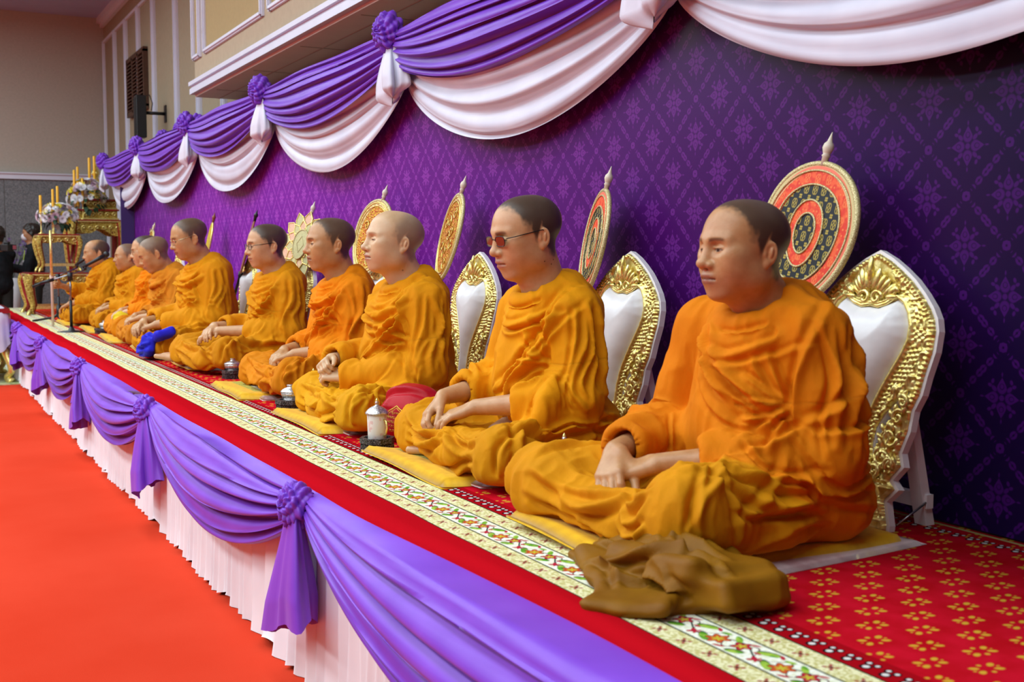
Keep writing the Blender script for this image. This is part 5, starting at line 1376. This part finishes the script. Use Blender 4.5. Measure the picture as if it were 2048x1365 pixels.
arch = [(-.05, 0), (-.052, .03), (-.046, .055), (-.030, .072), (-.012, .080), (0, .088), (.012, .080), (.030, .072), (.046, .055), (.052, .03), (.05, 0)]
def on_bag(u, v): return (-.092+.25*max(0, v-.04)+.9*u*u*3, u-.01, .035+v)
pt = MB(); pt.tube([on_bag(u, v) for u, v in arch], .0022, 6); pt.tube([on_bag(u*.88, v*.93) for u, v in arch], .001, 5); pt.build('seal_border', M_print, t)
g2 = MB()
for r_, (v, w_) in enumerate(((.062, .018), (.048, .034), (.035, .040), (.021, .036), (.008, .034))):
    u = -w_
    while u < w_:          # loops and strokes of the printed script
        L_ = rgp.uniform(.005, .008); k = rgp.choice((0, 1, 2))
        pts = {0: [(0, 0), (0, .007), (.003, .008), (.004, .005), (.004, 0)], 1: [(0, .003), (.0015, 0), (.004, .001), (.004, .007), (.001, .007)], 2: [(0, .007), (.002, .001), (.004, .006), (.005, 0)]}[k]
        g2.tube([on_bag(u+a, v+b) for a, b in pts], .0008, 4); u += L_
g2.build('seal_script', M_print, t)
# blue bag in the tall monk's lap
pr = [BX((0, .04, .06), (.05, .09, .03), .025, R=rotm(-28, -12, 0), k=0), EL((-.03, .10, .05), (.07, .07, .05), k=.03), BX((.02, -.10, .135), (.04, .09, .006), .018, R=rotm(-18, -14, 10), k=.03), BX((-.045, .02, .05), (.012, .10, .035), .014, R=rotm(-20, 8, 0), k=.02)]
cv = [([(-.05, .16, .05), (-.06, .04, .11), (-.02, -.1, .15)], .022, .015), ([(-.08, .1, .06), (-.08, 0, .07), (-.05, -.1, .1)], .020, .014), ([(0, .14, .1), (.0, 0, .14), (.02, -.12, .17)], .018, .013), ([(-.08, .14, .03), (-.09, .05, .03), (-.06, -.04, .05)], .016, .012)]
bag('cloth_bag', pr, cv, M_blue, 'royal blue cloth bag held in the tall monk\'s lap', (1.42, 7.48, .03), 0, .006, .008, (12, 12, 12), 12)
pr = [EL((0, 0, .05), (.09, .13, .06), k=0), EL((.0, .05, .09), (.05, .08, .035), k=.03)]
cv = [([(-.08, .1, .05), (-.05, 0, .1), (.0, -.1, .1)], .012, .013), ([(-.08, -.05, .03), (-.05, .02, .09), (.03, .1, .11)], .012, .012)]
bag('cloth_bag', pr, cv, M_brown, 'dark brown folded bag beside the monk before the lotus fan', (1.665, 4.96, .003), 10, .007, .005, (13, 13, 13), 15)
pr = [EL((0, 0, .05), (.07, .10, .06), k=0), EL((.0, .05, .08), (.04, .06, .04), k=.03)]
bag('folded_cloth', pr, [([(-.06, .08, .04), (-.05, 0, .1), (.0, -.08, .1)], .012, .014)], M_ycloth, 'lemon yellow folded cloth lying between the bowing and the half hidden monk', (1.56, 9.55, .10), 0, .008, .005, (13, 13, 13), 17)
# ================================================================== altar, far people, hall fittings
M_redlac = plain('red_lacquer', '#8a1414', .15, 12, rough=.25, coat=.4)
M_carved = mat('carved_gold_red', lambda: mixc(ramp(noise(38, 3), .60, .68), mixc(ramp(noise(60, 2), .3, .7), lin('#d0a030'), lin('#f6dc78')), lin('#8a1414')), rough=.38, metal=.55, bump=lambda: xsin(noise(30, 3, .6)*22.), bstr=1., bdist=.012)
def cab_leg(x, y, z0, z1, sx, sy, r=.055):
    """S-shaped leg with a claw foot, bulging outwards"""
    h = z1-z0; pts = [(x+sx*.012, y+sy*.012, z1), (x+sx*.03, y+sy*.03, z0+h*.82), (x+sx*.012, y+sy*.012, z0+h*.5), (x-sx*.012, y-sy*.012, z0+h*.22), (x+sx*.006, y+sy*.006, z0+h*.08), (x+sx*.012, y+sy*.012, z0)]
    C_ = catmull(pts, 5); rr = np.interp(np.linspace(0, 1, len(C_)), [0, .2, .5, .78, .9, 1], [r*1.15, r*1.1, r*.8, r*.55, r*.75, r*.85])
    return C_, rr
def altar_table(name, label, x, y, z0, w_, d_, h, apron=.10, r=.05, top=.03):
    t = thing(name, label, 'table', (x, y, z0))
    MB().box(-w_/2-.02, w_/2+.02, -d_/2-.02, d_/2+.02, h-top*.5, h).build('top', M_redlac, t, bevel=.004)
    MB().box(-w_/2-.03, w_/2+.03, -d_/2-.03, d_/2+.03, h-top, h-top*.5).build('gilded_edge', M_gold, t, bevel=.004)
    n = 16
    for ax in (0, 1):
        for s in (-1, 1):
            L_ = w_ if ax == 0 else d_
            poly = [(-L_/2, h-top), (L_/2, h-top)]+[(L_/2-L_*i/n, h-top-apron*(.55+.45*abs(math.cos(PI*i/n))+.12*math.sin(4*PI*i/n))) for i in range(n+1)]
            q = MB()
            if ax == 0: q.prism(poly, s*d_/2-.012, s*d_/2+.012, 'y')
            else: q.prism(poly, s*w_/2-.012, s*w_/2+.012, 'x')
            q.build('apron', M_carved, t)
            sc_ = MB()                      # scrolls standing proud of the apron
            for k in range(max(3, int(L_/.075))):
                u0 = -L_/2+(k+.5)*L_/max(3, int(L_/.075)); sg = 1 if k % 2 else -1
                pts = []
                for j in range(10):
                    rad = .027*(1-j/12); aa = sg*j*.75; pu, pv = u0+rad*math.cos(aa), h-top-apron*.42+rad*math.sin(aa)
                    pts.append((pu, s*(d_/2+.014), pv) if ax == 0 else (s*(w_/2+.014), pu, pv))
                sc_.tube(pts, .0075, 6)
            sc_.build('scrollwork', M_gold, t)
    for sx in (-1, 1):
        for sy in (-1, 1):
            C_, rr = cab_leg(sx*(w_/2-.02), sy*(d_/2-.02), .02, h-top, sx, sy, r)
            lg = MB().tube([tuple(c) for c in C_], list(rr*.82), 10).build('leg', M_redlac, t)
            MB().tube([tuple(c+np.array((sx*.0, -.012*1, 0))+np.array((sx*r*.22, sy*r*.22, 0))) for c in C_], list(rr*.72), 9).build('gilded_front', M_carved, lg)
            ft = MB(); f0 = C_[-1]
            for k in (-1, 0, 1): ft.tube([(f0[0]+sx*r*.3, f0[1]+k*r*.5-.01, .05), (f0[0]+sx*r*.7, f0[1]+k*r*.6-r*.5, .022), (f0[0]+sx*r*.9, f0[1]+k*r*.65-r*.8, .004)], [r*.38, r*.32, r*.2], 7)
            ft.build('claw_foot', M_gold, lg)
    for s in (-1, 1): MB().box(-w_/2+.03, w_/2-.03, s*(d_/2-.025)-.01, s*(d_/2-.025)+.01, .07, .10).build('stretcher', M_gold, t)
    return t
T1 = altar_table('altar_table', 'low gilded red altar table with claw feet at the far end of the stage', 1.58, 14.0, .003, .62, .70, .47, .09, .060)
T2 = altar_table('altar_table', 'slender gilded table standing on the low altar table, carrying flowers', 1.60, 14.02, .474, .40, .40, .43, .08, .036)
T3 = altar_table('altar_table', 'tall gilded altar table carrying tiers beside the backdrop end', 2.105, 14.72, .003, .54, .46, 1.085, .15, .050)
def tier(x, y, z, w_, d_, h, label):
    t = thing('altar_tier', label, 'tier', (x, y, z))
    MB().box(-w_/2, w_/2, -d_/2, d_/2, 0, h-.02).build('carved_box', M_carved, t)
    MB().box(-w_/2-.02, w_/2+.02, -d_/2-.02, d_/2+.02, h-.02, h).build('top', M_redlac, t, bevel=.003)
    MB().box(-w_/2-.015, w_/2+.015, -d_/2-.015, d_/2+.015, -.0, .02).build('plinth', M_gold, t, bevel=.003)
    q = MB()
    for k in range(6):
        u0 = -w_/2+(k+.5)*w_/6; q.tube([(u0+.03*(1-j/12)*math.cos(j*.75), -d_/2-.006, h*.5+.03*(1-j/12)*math.sin(j*.75)) for j in range(10)], .006, 6)
    for k in range(5):
        u0 = -d_/2+(k+.5)*d_/5; q.tube([(-w_/2-.006, u0+.03*(1-j/12)*math.cos(j*.75), h*.5+.03*(1-j/12)*math.sin(j*.75)) for j in range(10)], .006, 6)
    q.build('scrollwork', M_gold, t)
tier(2.105, 14.72, 1.089, .48, .42, .125, 'lower gilded box tier standing on the tall altar table')
tier(2.185, 14.76, 1.214, .32, .30, .125, 'upper gilded box tier on top of the lower one')
# seated golden figure on the upper tier
t = thing('golden_statue', 'small golden seated statue with pointed crown on the altar tier', 'statue', (2.145, 14.74, 1.339))
pr = [EL((0, 0, .16), (.05, .065, .10), k=0), CP((0, -.06, .22), (-.02, -.085, .12), .024, .02, k=.03), CP((0, .06, .22), (-.02, .085, .12), .024, .02, k=.03), CP((-.02, -.085, .12), (-.08, -.02, .07), .02, .016, k=.02), CP((-.02, .085, .12), (-.08, .02, .07), .02, .016, k=.02),
      EL((-.03, 0, .05), (.09, .13, .04), k=.03), CP((0, 0, .24), (0, 0, .28), .025, k=.02), EL((-.005, 0, .315), (.042, .037, .048), k=.015), CP((-.045, 0, .31), (-.05, 0, .30), .008, k=.01), CP((0, 0, .35), (0, 0, .385), .028, .018, k=.01), CP((0, 0, .385), (0, 0, .45), .012, .002, k=.01),
      EL((0, .04, .31), (.01, .006, .022), k=.005), EL((0, -.04, .31), (.01, .006, .022), k=.005), EL((0, 0, .01), (.12, .15, .02), k=.01)]
V, F = polygonize(pr, .006); link('figure', pydata('figure', V, F), t, M_gold)
# candles
M_wax = plain('yellow_wax', '#e4aa14', .08, 20, rough=.45, sss=.1); M_wick = plain('dark_wick', '#1c1612', .2, 50, rough=.9)
M_flame = mat('flame', (1, .6, .3), emit=(1, .55, .25), es=6)
def candle(x, y, z, L, hold, n, lit=False):
    t = thing('altar_candle', n, 'candle', (x, y, z), 0, 'yellow altar candles')
    MB().lathe([(.0, 0), (.034, 0), (.034, .006), (.012, .014), (.009, .03), (.012, .035), (.007, .045), (.007, hold*.55), (.011, hold*.6), (.007, hold*.65), (.008, hold-.02), (.020, hold-.006), (.022, hold), (0, hold)], 12, cap=False).build('candlestick', M_gold, t)
    MB().lathe([(.0155, hold), (.0145, hold+L*.97), (.009, hold+L), (0, hold+L)], 12, cap=False).build('wax', M_wax, t)
    MB().tube([(0, 0, hold+L), (.001, 0, hold+L+.012)], .0016, 5).build('wick', M_wick, t)
    if lit: MB().lathe([(.0, .0), (.008, .01), (.009, .02), (.004, .04), (0, .05)], 8, cap=False).build('flame', M_flame, t, (0, 0, hold+L+.012))
CD = [(1.42, 13.86, .905, .19, .24, 'far left on the slender table'), (1.55, 13.85, .905, .30, .20, 'tall one at the front of the slender table'), (1.63, 14.12, .905, .22, .33, 'behind the flowers of the slender table'),
      (1.87, 14.54, 1.089, .285, .30, 'leftmost tall one of the tall altar table'), (1.92, 14.63, 1.089, .30, .33, 'tallest one left of the large flowers'), (1.89, 14.60, 1.089, .26, .17, 'standing among the large flowers'), (1.905, 14.52, 1.089, .28, .17, 'low front one of the tall altar table'),
      (1.955, 14.51, 1.089, .29, .20, 'front one nearest the large flowers'), (2.06, 14.67, 1.339, .25, .245, 'left of the two highest candles'), (2.115, 14.65, 1.339, .27, .245, 'right of the two highest candles')]
for k, (x, y, z, L, hd, n) in enumerate(CD): candle(x, y, z, L, hd, 'yellow candle on brass holder, '+n)
candle(1.545, 13.92, .905, .13, .16, 'short burning yellow candle between the flowers of the slender table', True)
# flower arrangements
def bloom_mesh(r, n, rings, cup=.5):
    q = MB()
    for k in range(rings):
        a0 = .4*k; el_ = .25+1.1*k/rings; R_ = r*(1-.62*k/rings)
        for i in range(n-2*k if n-2*k > 3 else 4):
            a = 2*PI*i/(n-2*k if n-2*k > 3 else 4)+a0; d = Vector((math.cos(a)*math.cos(el_), math.sin(a)*math.cos(el_), math.sin(el_))); s_ = Vector((-math.sin(a), math.cos(a), 0))*R_*.15
            b = Vector((0, 0, r*.15)); m_ = b+d*R_*.6+Vector((0, 0, R_*.1)); e = b+d*R_+Vector((0, 0, R_*.35*cup)); q.add([b, m_-s_, e, m_+s_], [(0, 1, 2, 3)], 0, True)
    return q.mesh('bloom')
B_mum = bloom_mesh(.046, 18, 7); B_rose = bloom_mesh(.042, 9, 5, 1.2); B_sm = bloom_mesh(.022, 7, 3)
M_fl = {'w': plain('white_petals', '#f4f2f6', .04, 60, rough=.7), 'y': plain('yellow_petals', '#e2cc1c', .08, 60, rough=.6), 'p': plain('purple_petals', '#7a5a9c', .12, 60, rough=.7), 'k': plain('pink_petals', '#c8a8b8', .1, 60, rough=.7)}
M_leaf = plain('dark_green_leaf', '#1d3a20', .3, 40, rough=.6); M_vase = mat('pressed_glass', (.8, .78, .8), rough=.15, trans=.7)
leafm = pydata('leaf', [(0, 0, 0), (.02, -.022, .008), (.075, 0, -.004), (.02, .022, .008), (.04, 0, .012)], [(0, 1, 4), (1, 2, 4), (2, 3, 4), (3, 0, 4)])
def flowers(x, y, z, rx, ry, rz, n, label, seed):
    t = thing('flower_arrangement', label, 'flowers', (x, y, z)); rg = random.Random(seed)
    MB().lathe([(0, 0), (.05, 0), (.03, .015), (.02, .05), (.045, .09), (.06, .11), (.055, .11), (0, .06)], 14, cap=False).build('vase', M_vase, t)
    c = Vector((0, 0, .10+rz*.8))
    mats = {}
    for k in range(n):
        a = rg.uniform(0, 2*PI); u = rg.uniform(-.25, 1); d = Vector((math.cos(a)*math.sqrt(1-u*u), math.sin(a)*math.sqrt(1-u*u), u)); p = c+Vector((d.x*rx, d.y*ry, d.z*rz))
        kind = rg.choices('wwwwykp', k=1)[0]; key = {'w': 'w', 'y': 'y', 'k': 'k', 'p': 'p'}[kind]; me_ = {'w': B_mum, 'k': B_mum, 'y': B_rose, 'p': B_sm}[key]
        nm = 'bloom_'+key
        if nm not in BL: BL[nm] = me_.copy(); BL[nm].materials.append(M_fl[key])
        o = bpy.data.objects.new('bloom', BL[nm]); COL.objects.link(o); o.parent = t; o.location = p; o.rotation_euler = d.to_track_quat('Z', 'Y').to_euler(); s_ = rg.uniform(.85, 1.25); o.scale = (s_,)*3
    for k in range(int(n*.9)):
        a = rg.uniform(0, 2*PI); u = rg.uniform(-.9, .5); d = Vector((math.cos(a)*math.sqrt(1-u*u), math.sin(a)*math.sqrt(1-u*u), u)); p = c+Vector((d.x*rx*.85, d.y*ry*.85, d.z*rz*.85))
        if not len(leafm.materials): leafm.materials.append(M_leaf)
        o = bpy.data.objects.new('leaf', leafm); COL.objects.link(o); o.parent = t; o.location = p; o.rotation_euler = (d+Vector((0, 0, -.4))).to_track_quat('X', 'Z').to_euler(); s_ = rg.uniform(.8, 1.5); o.scale = (s_,)*3
BL = {}
flowers(1.61, 13.95, .905, .20, .16, .12, 60, 'white and yellow flower arrangement on the slender table', 3)
flowers(2.01, 14.55, 1.089, .20, .13, .20, 85, 'large white and yellow flower arrangement on the tall altar table', 4)

# ---- microphones
def mic_stand(x, y, label, hz, tipx, ang, back, flat):
    t = thing('microphone_stand', label, 'microphone', (x, y, .003))
    if flat: MB().lathe([(.0, 0), (.12, 0), (.12, .008), (.03, .02), (.015, .05), (0, .05)], 24, cap=False).build('base', M_black, t)
    else:
        for k in range(3): a = 2*PI*k/3+2.6; MB().tube([(0, 0, .09), (.05*math.cos(a), .05*math.sin(a), .05), (.27*math.cos(a), .27*math.sin(a), .012)], [.016, .012, .011], 8).build('leg', M_black, t)
        MB().tube([(0, 0, .05), (0, 0, .17)], .024, 10).build('hub', M_black, t)
    MB().tube([(0, 0, .04), (0, 0, hz*.55)], .0125, 10).build('lower_pole', M_black, t); MB().tube([(0, 0, hz*.5), (0, 0, hz)], .0075, 10).build('upper_pole', M_steel, t)
    MB().tube([(0, 0, hz-.05), (0, 0, hz+.02)], .022, 10).build('clutch', M_black, t)
    d = Vector((math.cos(ang[0])*math.cos(ang[1]), math.sin(ang[0])*math.cos(ang[1]), math.sin(ang[1]))); p = Vector((0, 0, hz))
    MB().tube([p-d*back, p+d*tipx], .007, 8).build('boom', M_steel, t); MB().tube([p-d*back, p-d*(back*.55)], .014, 8).build('counterweight', M_black, t)
    e = p+d*tipx; mc = MB().tube([e-d*.02+Vector((0, 0, .03)), e+d*.10+Vector((0, 0, .06)), e+d*.16+Vector((0, 0, .075))], [.012, .015, .02], 10).build('microphone', M_black, t)
    MB().ball(e+d*.185+Vector((0, 0, .082)), .027).build('grille', M_black, mc); MB().tube([e, e+Vector((0, 0, .035))], .012, 8).build('clip', M_black, t)
mic_stand(1.30, 10.55, 'nearer microphone on a boom stand with round black base', .50, .13, (-.18, .30), .25, True)
mic_stand(1.39, 12.2, 'farther microphone on a black tripod boom stand', .46, .20, (-.2, .42), .26, False)

# ---- the man with the face mask behind the altar and the photographer at the left edge
M_jacket = mat('black_jacket_cloth', lambda: mixc(ramp(noise(20, 3), .3, .7), lin('#101216'), lin('#1c1e24')), rough=.8, spec=.2, bump=lambda: noise(25, 3), bstr=.4, bdist=.01)
M_trou = plain('charcoal_trousers', '#23211f', .2, 20, rough=.85); M_mask = plain('white_face_mask', '#cfc6cc', .05, 30, rough=.8); M_zip = plain('lime_zip', '#a9b83c', .1, 40, rough=.5)
SK6 = skin_mat('skin_olive', '#9a6848', '#ab7856', '#0e0c0b', .97, '#8a4c40')
def standing(label, hw, yaw, headl, tilt, arms, seed, hair_big=True, res=(.0065, .011)):
    """standing figure, local origin at the floor, facing -x"""
    hz = headl[2]
    P = dict(seed=seed, head=headl, tilt=tilt, hs=1.02, res=res, neck=(-.02, 0, hz-.17), arms=arms, face=dict(), skin=SK6, label=label, eyes=.5, norobe=True, hw=None)
    T = np.array(headl); Rh = rotm(0, 0, tilt[1]) @ rotm(tilt[2], 0, 0) @ rotm(0, -tilt[0], 0)
    nb = np.array(P['neck']); sh = {-1: np.array((-.01, -.17, hz-.25)), 1: np.array((-.01, .17, hz-.25))}
    B = xform(head_prims(), Rh, T, 1.02); B.append(CP(T+Rh @ np.array((.022, 0, -.055)), nb, .056, .06, k=.03)); B.append(CP(nb, (0, 0, hz-.6), .06, .08, k=.04))
    for s in (-1, 1):
        a = arms[s]; el = np.array(a['el']); wr = np.array(a['wr'])
        B += [CP(nb+np.array((0, s*.02, -.03)), sh[s], .045, k=.03), CP(sh[s], el, .045, .038, k=.02), CP(el, wr, .038, .025, k=.02)]
        B += hand_prims(wr, a['dir'], a['n'], s, a.get('curl', (25, 35, 25)))
        B += [CP((0, s*.08, hz-.65), (-.01, s*.09, hz-1.05), .06, .05, k=.03), CP((-.01, s*.09, hz-1.05), (0, s*.1, .08), .048, .035, k=.02), EL((-.05, s*.1, .04), (.12, .045, .04), k=.03)]
    V, F = polygonize(B, res[0], margin=.045); Q = ((V-T) @ Rh)/1.02; x, y, z = Q.T; ay = np.abs(y)
    inh = ((x*x+y*y+(z*.8)**2) < .145**2)*(z > -.135)
    zb = np.interp(x, [-.12, -.085, -.062, -.045, -.03, 0, .02, .05, .12], [.2, .06, .045, .03, .0, -.03, -.06, -.085, -.09]); hair = smooth01(z-zb, -.004, .006)*inh
    V = V+(hair*.014*(1+.5*vnoise(Q*70, 3)))[:, None]*((V-T)/(np.linalg.norm(V-T, axis=1, keepdims=True)+1e-6))
    dark = smooth01(-np.abs(z-.024), -.006, -.002)*(ay > .012)*(ay < .05)*(x < -.06)*.7*inh+(np.hypot(ay-.031, (z-.001)*2) < .010)*(x < -.075)*.8
    me_ = pydata('body', V, F)
    for n_, v_ in (('hair', hair), ('lip', 0*x), ('dark', np.clip(dark, 0, 1)), ('eye', 0*x), ('flush', 0*x)): set_attr(me_, n_, v_)
    root = thing('person', label, 'person', hw, math.radians(yaw)); link('body', me_, root, SK6)
    C = [EL((0, 0, hz-.42), (.13, .19, .22), k=0), EL((0, 0, hz-.62), (.13, .18, .16), k=.05)]
    for s in (-1, 1):
        a = arms[s]; el = np.array(a['el']); wr = np.array(a['wr'])
        C += [CP(nb+np.array((0, s*.05, -.03)), sh[s], .055, .066, k=.04), CP(sh[s], el, .068, .058, k=.03), CP(el, el+(wr-el)*.92, .056, .042, k=.02)]
    C += [TO(nb+np.array((0, 0, .01)), .068, .022, R=rotm(0, -14, 0), k=.02), CP(nb-np.array((0, 0, .1)), nb+np.array((-.01, 0, .15)), .056, op='s', k=.015)]
    V, F = polygonize(C, res[1], margin=.06); N = vnormals(V, F); V = V+N*(.006*(1-2*np.abs(vnoise(V.astype(float)*np.array((14, 14, 9)), seed))))[:, None]
    jk = link('jacket', pydata('jacket', V, F), root, M_jacket)
    L_ = []
    for s in (-1, 1): L_ += [CP((0, s*.085, hz-.70), (-.01, s*.10, hz-1.05), .095, .075, k=.04), CP((-.01, s*.10, hz-1.05), (0, s*.10, .10), .075, .062, k=.03)]
    V, F = polygonize(L_, res[1]); link('trousers', pydata('trousers', V, F), root, M_trou)
    for s in (-1, 1):
        V, F = polygonize([EL((-.05, s*.1, .045), (.135, .05, .045), k=0), CP((.02, s*.1, .05), (.02, s*.1, .1), .05, k=.02)], .012); V[:, 2] = np.maximum(V[:, 2], .002); link('shoe', pydata('shoe', V, F), root, M_black)
    return root, Rh, T, jk
ra, Rh, T, jk = standing('man in black zipped jacket and white face mask standing behind the altar', (1.60, 16.55, HALL), -8, (-.03, 0, 1.56), (6, -6, 0),
    {-1: arm((-.10, -.22, 1.06), (-.32, -.10, 1.10), (-1, .2, 0), (0, .3, -1)), 1: arm((-.10, .23, 1.06), (-.34, .10, 1.12), (-1, -.2, 0), (0, -.3, -1))}, 5)
V, F = polygonize([EL((-.062, 0, -.052), (.060, .062, .052), k=0), EL((-.10, 0, -.035), (.024, .03, .03), k=.03)], .006)
V = ((V @ Rh.T)*1.02+T); mk = link('face_mask', pydata('face_mask', V, F), ra, M_mask)
st_ = MB()
for s in (-1, 1): st_.tube([tuple((Rh @ np.array(p))*1.02+T) for p in ((-.05, s*.058, -.03), (-.01, s*.078, -.012), (.022, s*.085, 0))], .003, 5)
st_.build('strap', M_mask, mk)
MB().tube([(-.115, 0, 1.33), (-.135, 0, 1.2), (-.14, 0, 1.0), (-.135, 0, .9)], .006, 6).build('zip', M_zip, jk)
MB().box(-.140, -.118, -.12, -.06, 1.17, 1.20).build('badge', M_mask, jk)
rb, Rh, T, jk = standing('photographer in black at the left edge holding up a camera', (1.13, 16.1, HALL), -60, (-.03, 0, 1.52), (6, 0, 0),
    {-1: arm((-.14, -.20, 1.14), (-.30, .02, 1.33), (-.6, .5, .5), (0, 1, -.2)), 1: arm((-.14, .22, 1.14), (-.30, .06, 1.30), (-.8, -.2, .3), (0, -.6, .6))}, 6)
t = thing('photo_camera', 'black camera with flip-out screen held by the photographer', 'camera', (1.215, 15.84, HALL+1.36), math.radians(-35))
MB().box(-.05, .05, -.07, .07, -.045, .045).box(-.03, .03, -.03, .03, .045, .075).build('body', M_black, t, bevel=.008)
MB().lathe([(.0, 0), (.038, 0), (.04, .07), (.045, .075), (.045, .13), (.036, .13), (.03, .12), (0, .12)], 20, cap=False).build('lens', M_black, t, (-.05, 0, 0), (0, -PI/2, 0))
scn = MB().box(.05, .058, .02, .12, -.03, .04).build('screen_frame', M_black, t); MB().box(.058, .0595, .03, .11, -.02, .03).build('screen', mat('lit_screen', lin('#3a2230'), rough=.1, emit=lin('#8a3a48'), es=.5), scn)
# purple flower sprays behind the mask wearer
t = thing('flower_spray', 'spray of lilac flowers behind the man with the mask', 'flowers', (1.36, 17.2, HALL)); rg = random.Random(2)
MB().lathe([(0, 0), (.12, 0), (.10, .5), (.13, .95), (.11, .95), (0, .9)], 14, cap=False).build('pot', M_whitewood, t)
sp = MB()
for k in range(14):
    a = rg.uniform(0, 6.3); L_ = rg.uniform(.3, .55); sp.tube([(0, 0, .9), (.08*math.cos(a), .08*math.sin(a), 1.1), (.22*math.cos(a), .22*math.sin(a), 1.0+L_)], .004, 5)
sp.build('stems', M_leaf, t)
if 'bloom_p' not in BL: BL['bloom_p'] = B_sm.copy(); BL['bloom_p'].materials.append(M_fl['p'])
for k in range(60):
    a = rg.uniform(0, 6.3); f_ = rg.uniform(.3, 1); o = bpy.data.objects.new('bloom', BL['bloom_p']); COL.objects.link(o); o.parent = t; o.location = (.24*f_*math.cos(a), .24*f_*math.sin(a), 1.02+.5*f_*rg.uniform(.7, 1.1)); o.rotation_euler = (rg.uniform(0, 3), rg.uniform(0, 3), 0); o.scale = (1.5,)*3

# ---- cloth-covered table at the left edge, green rug below
t = thing('draped_table', 'table under a white lace cloth with gilded curved legs at the left edge', 'table', (.55, 12.85, HALL))
MB().box(-.42, .40, -.55, .55, .70, .745).build('top', M_redlac, t)
n = 60; Pq = np.zeros((n, 8, 3))
for i in range(n):
    a = 2*PI*i/n; ex = abs(math.cos(a))**.25*math.copysign(1, math.cos(a)); ey = abs(math.sin(a))**.25*math.copysign(1, math.sin(a))
    for j in range(8): k = j/7; wv = 1+.02*math.sin(a*14)*max(0, k-.3); Pq[i, j] = (ex*.41*min(1, k*3)*wv+ex*.03*max(0, k-.35), ey*.56*min(1, k*3)*wv+ey*.03*max(0, k-.35), .757-.62*max(0, k-.33)**1.1*(1+.15*math.sin(a*3)))
tc = link('tablecloth', grid_mesh('tablecloth', Pq, True, True), None, M_white, (.55, 12.85, HALL)); tag(tc, 'white lace cloth hanging over the table at the left edge', 'tablecloth')
for sx in (-1, 1):
    for sy in (-1, 1):
        C_ = catmull([(sx*.36, sy*.48, .70), (sx*.33, sy*.45, .42), (sx*.40, sy*.52, .15), (sx*.36, sy*.48, .06), (sx*.40, sy*.52, .012)], 5); MB().tube([tuple(c) for c in C_], list(np.interp(np.linspace(0, 1, len(C_)), [0, .5, .8, 1], [.05, .035, .03, .045])), 9).build('leg', M_gold, t)
M_rug = mat('green_patterned_rug', lambda: mixc(ramp(noise(9, 3), .42, .58), mixc(ramp(noise(40, 2), .4, .6), lin('#6a8a4c'), lin('#a8b078')), lin('#c8c49a')), rough=.95)
tag(MB().box(-1.2, 1.02, 12.2, 15.2, HALL+.001, HALL+.012).build('floor_rug', M_rug), 'pale green patterned rug below the draped table', 'rug')

# ---- wall louvre, column speaker, ceiling vent
t = thing('wall_louvre', 'dark brown louvred vent panel high on the side wall', 'vent', (WALLX-.002, 15.95, 2.93))
M_lv = plain('dark_brown_wood', '#4a3020', .15, 20, rough=.5); M_lvd = plain('black_void', '#120c0a', .1, 9, rough=.9)
hw_, hh_ = .60, .36
MB().box(-.02, 0, -hw_, hw_, -hh_, hh_).build('backing', M_lvd, t)
for yy in (-hw_, -hw_/3, hw_/3, hw_): MB().box(-.06, 0, yy-.03, yy+.03, -hh_, hh_).build('stile', M_lv, t)
for zz in (-hh_, hh_): MB().box(-.06, 0, -hw_-.03, hw_+.03, zz-.03, zz+.03).build('rail', M_lv, t)
sl = MB().box(-.035, .02, -hw_/3+.03, hw_/3-.03, -.006, .006).mesh('slat'); sl.materials.append(M_lv)
for c in range(3):
    for k in range(14): o = bpy.data.objects.new('slat', sl); COL.objects.link(o); o.parent = t; o.location = (-.035, (c-1)*hw_*2/3, -hh_+.06+k*(2*hh_-.12)/13); o.rotation_euler = (0, math.radians(-32), 0)
t = thing('column_speaker', 'slim black column loudspeaker on a bracket beside the louvre', 'speaker', (WALLX-.30, 14.3, 2.06))
MB().box(-.06, .06, -.08, .08, 0, .50).build('cabinet', M_black, t, bevel=.01); MB().box(-.064, -.055, -.065, .065, .03, .47).build('grille', M_lvd, t)
MB().tube([(.06, 0, .3), (.2, 0, .3), (.30, 0, .3)], .02, 8).box(.285, .30, -.05, .05, .2, .4).build('bracket', M_black, t); MB().tube([(.06, .02, .50), (.12, .04, .52), (.15, .03, .42), (.13, 0, .33)], .006, 6).build('cable', M_black, t)
t = thing('ceiling_vent', 'small dark grille in the ceiling corner', 'vent', (2.1, 16.6, CEIL-.02))
MB().box(-.3, .3, -.15, .15, 0, .018).build('frame', M_lv, t)
for k in range(6): MB().box(-.27, .27, -.12+k*.045, -.10+k*.045, -.012, .0).build('slat', M_lvd, t)
# the fan staff held by the monk beside the altar
t = thing('ceremonial_fan', 'gold fan seen edge-on, its pale staff held upright by the monk beside the altar', 'fan', (1.24, 11.36, .47)); t.rotation_euler = (0, 0, math.radians(-6))
e = egg(.15, .20); MB().prism([(a, b+.22) for a, b in e], -.008, .008, 'x').build('blade', M_fan3, t); MB().tube([(0, a, b+.22) for a, b in e], .012, 8, closed=True).build('rim', M_gold, t)
MB().lathe([(.012, -.455), (.012, -.02), (.02, .0), (.014, .02), (.012, .04)], 12).build('pole', M_ivory, t)
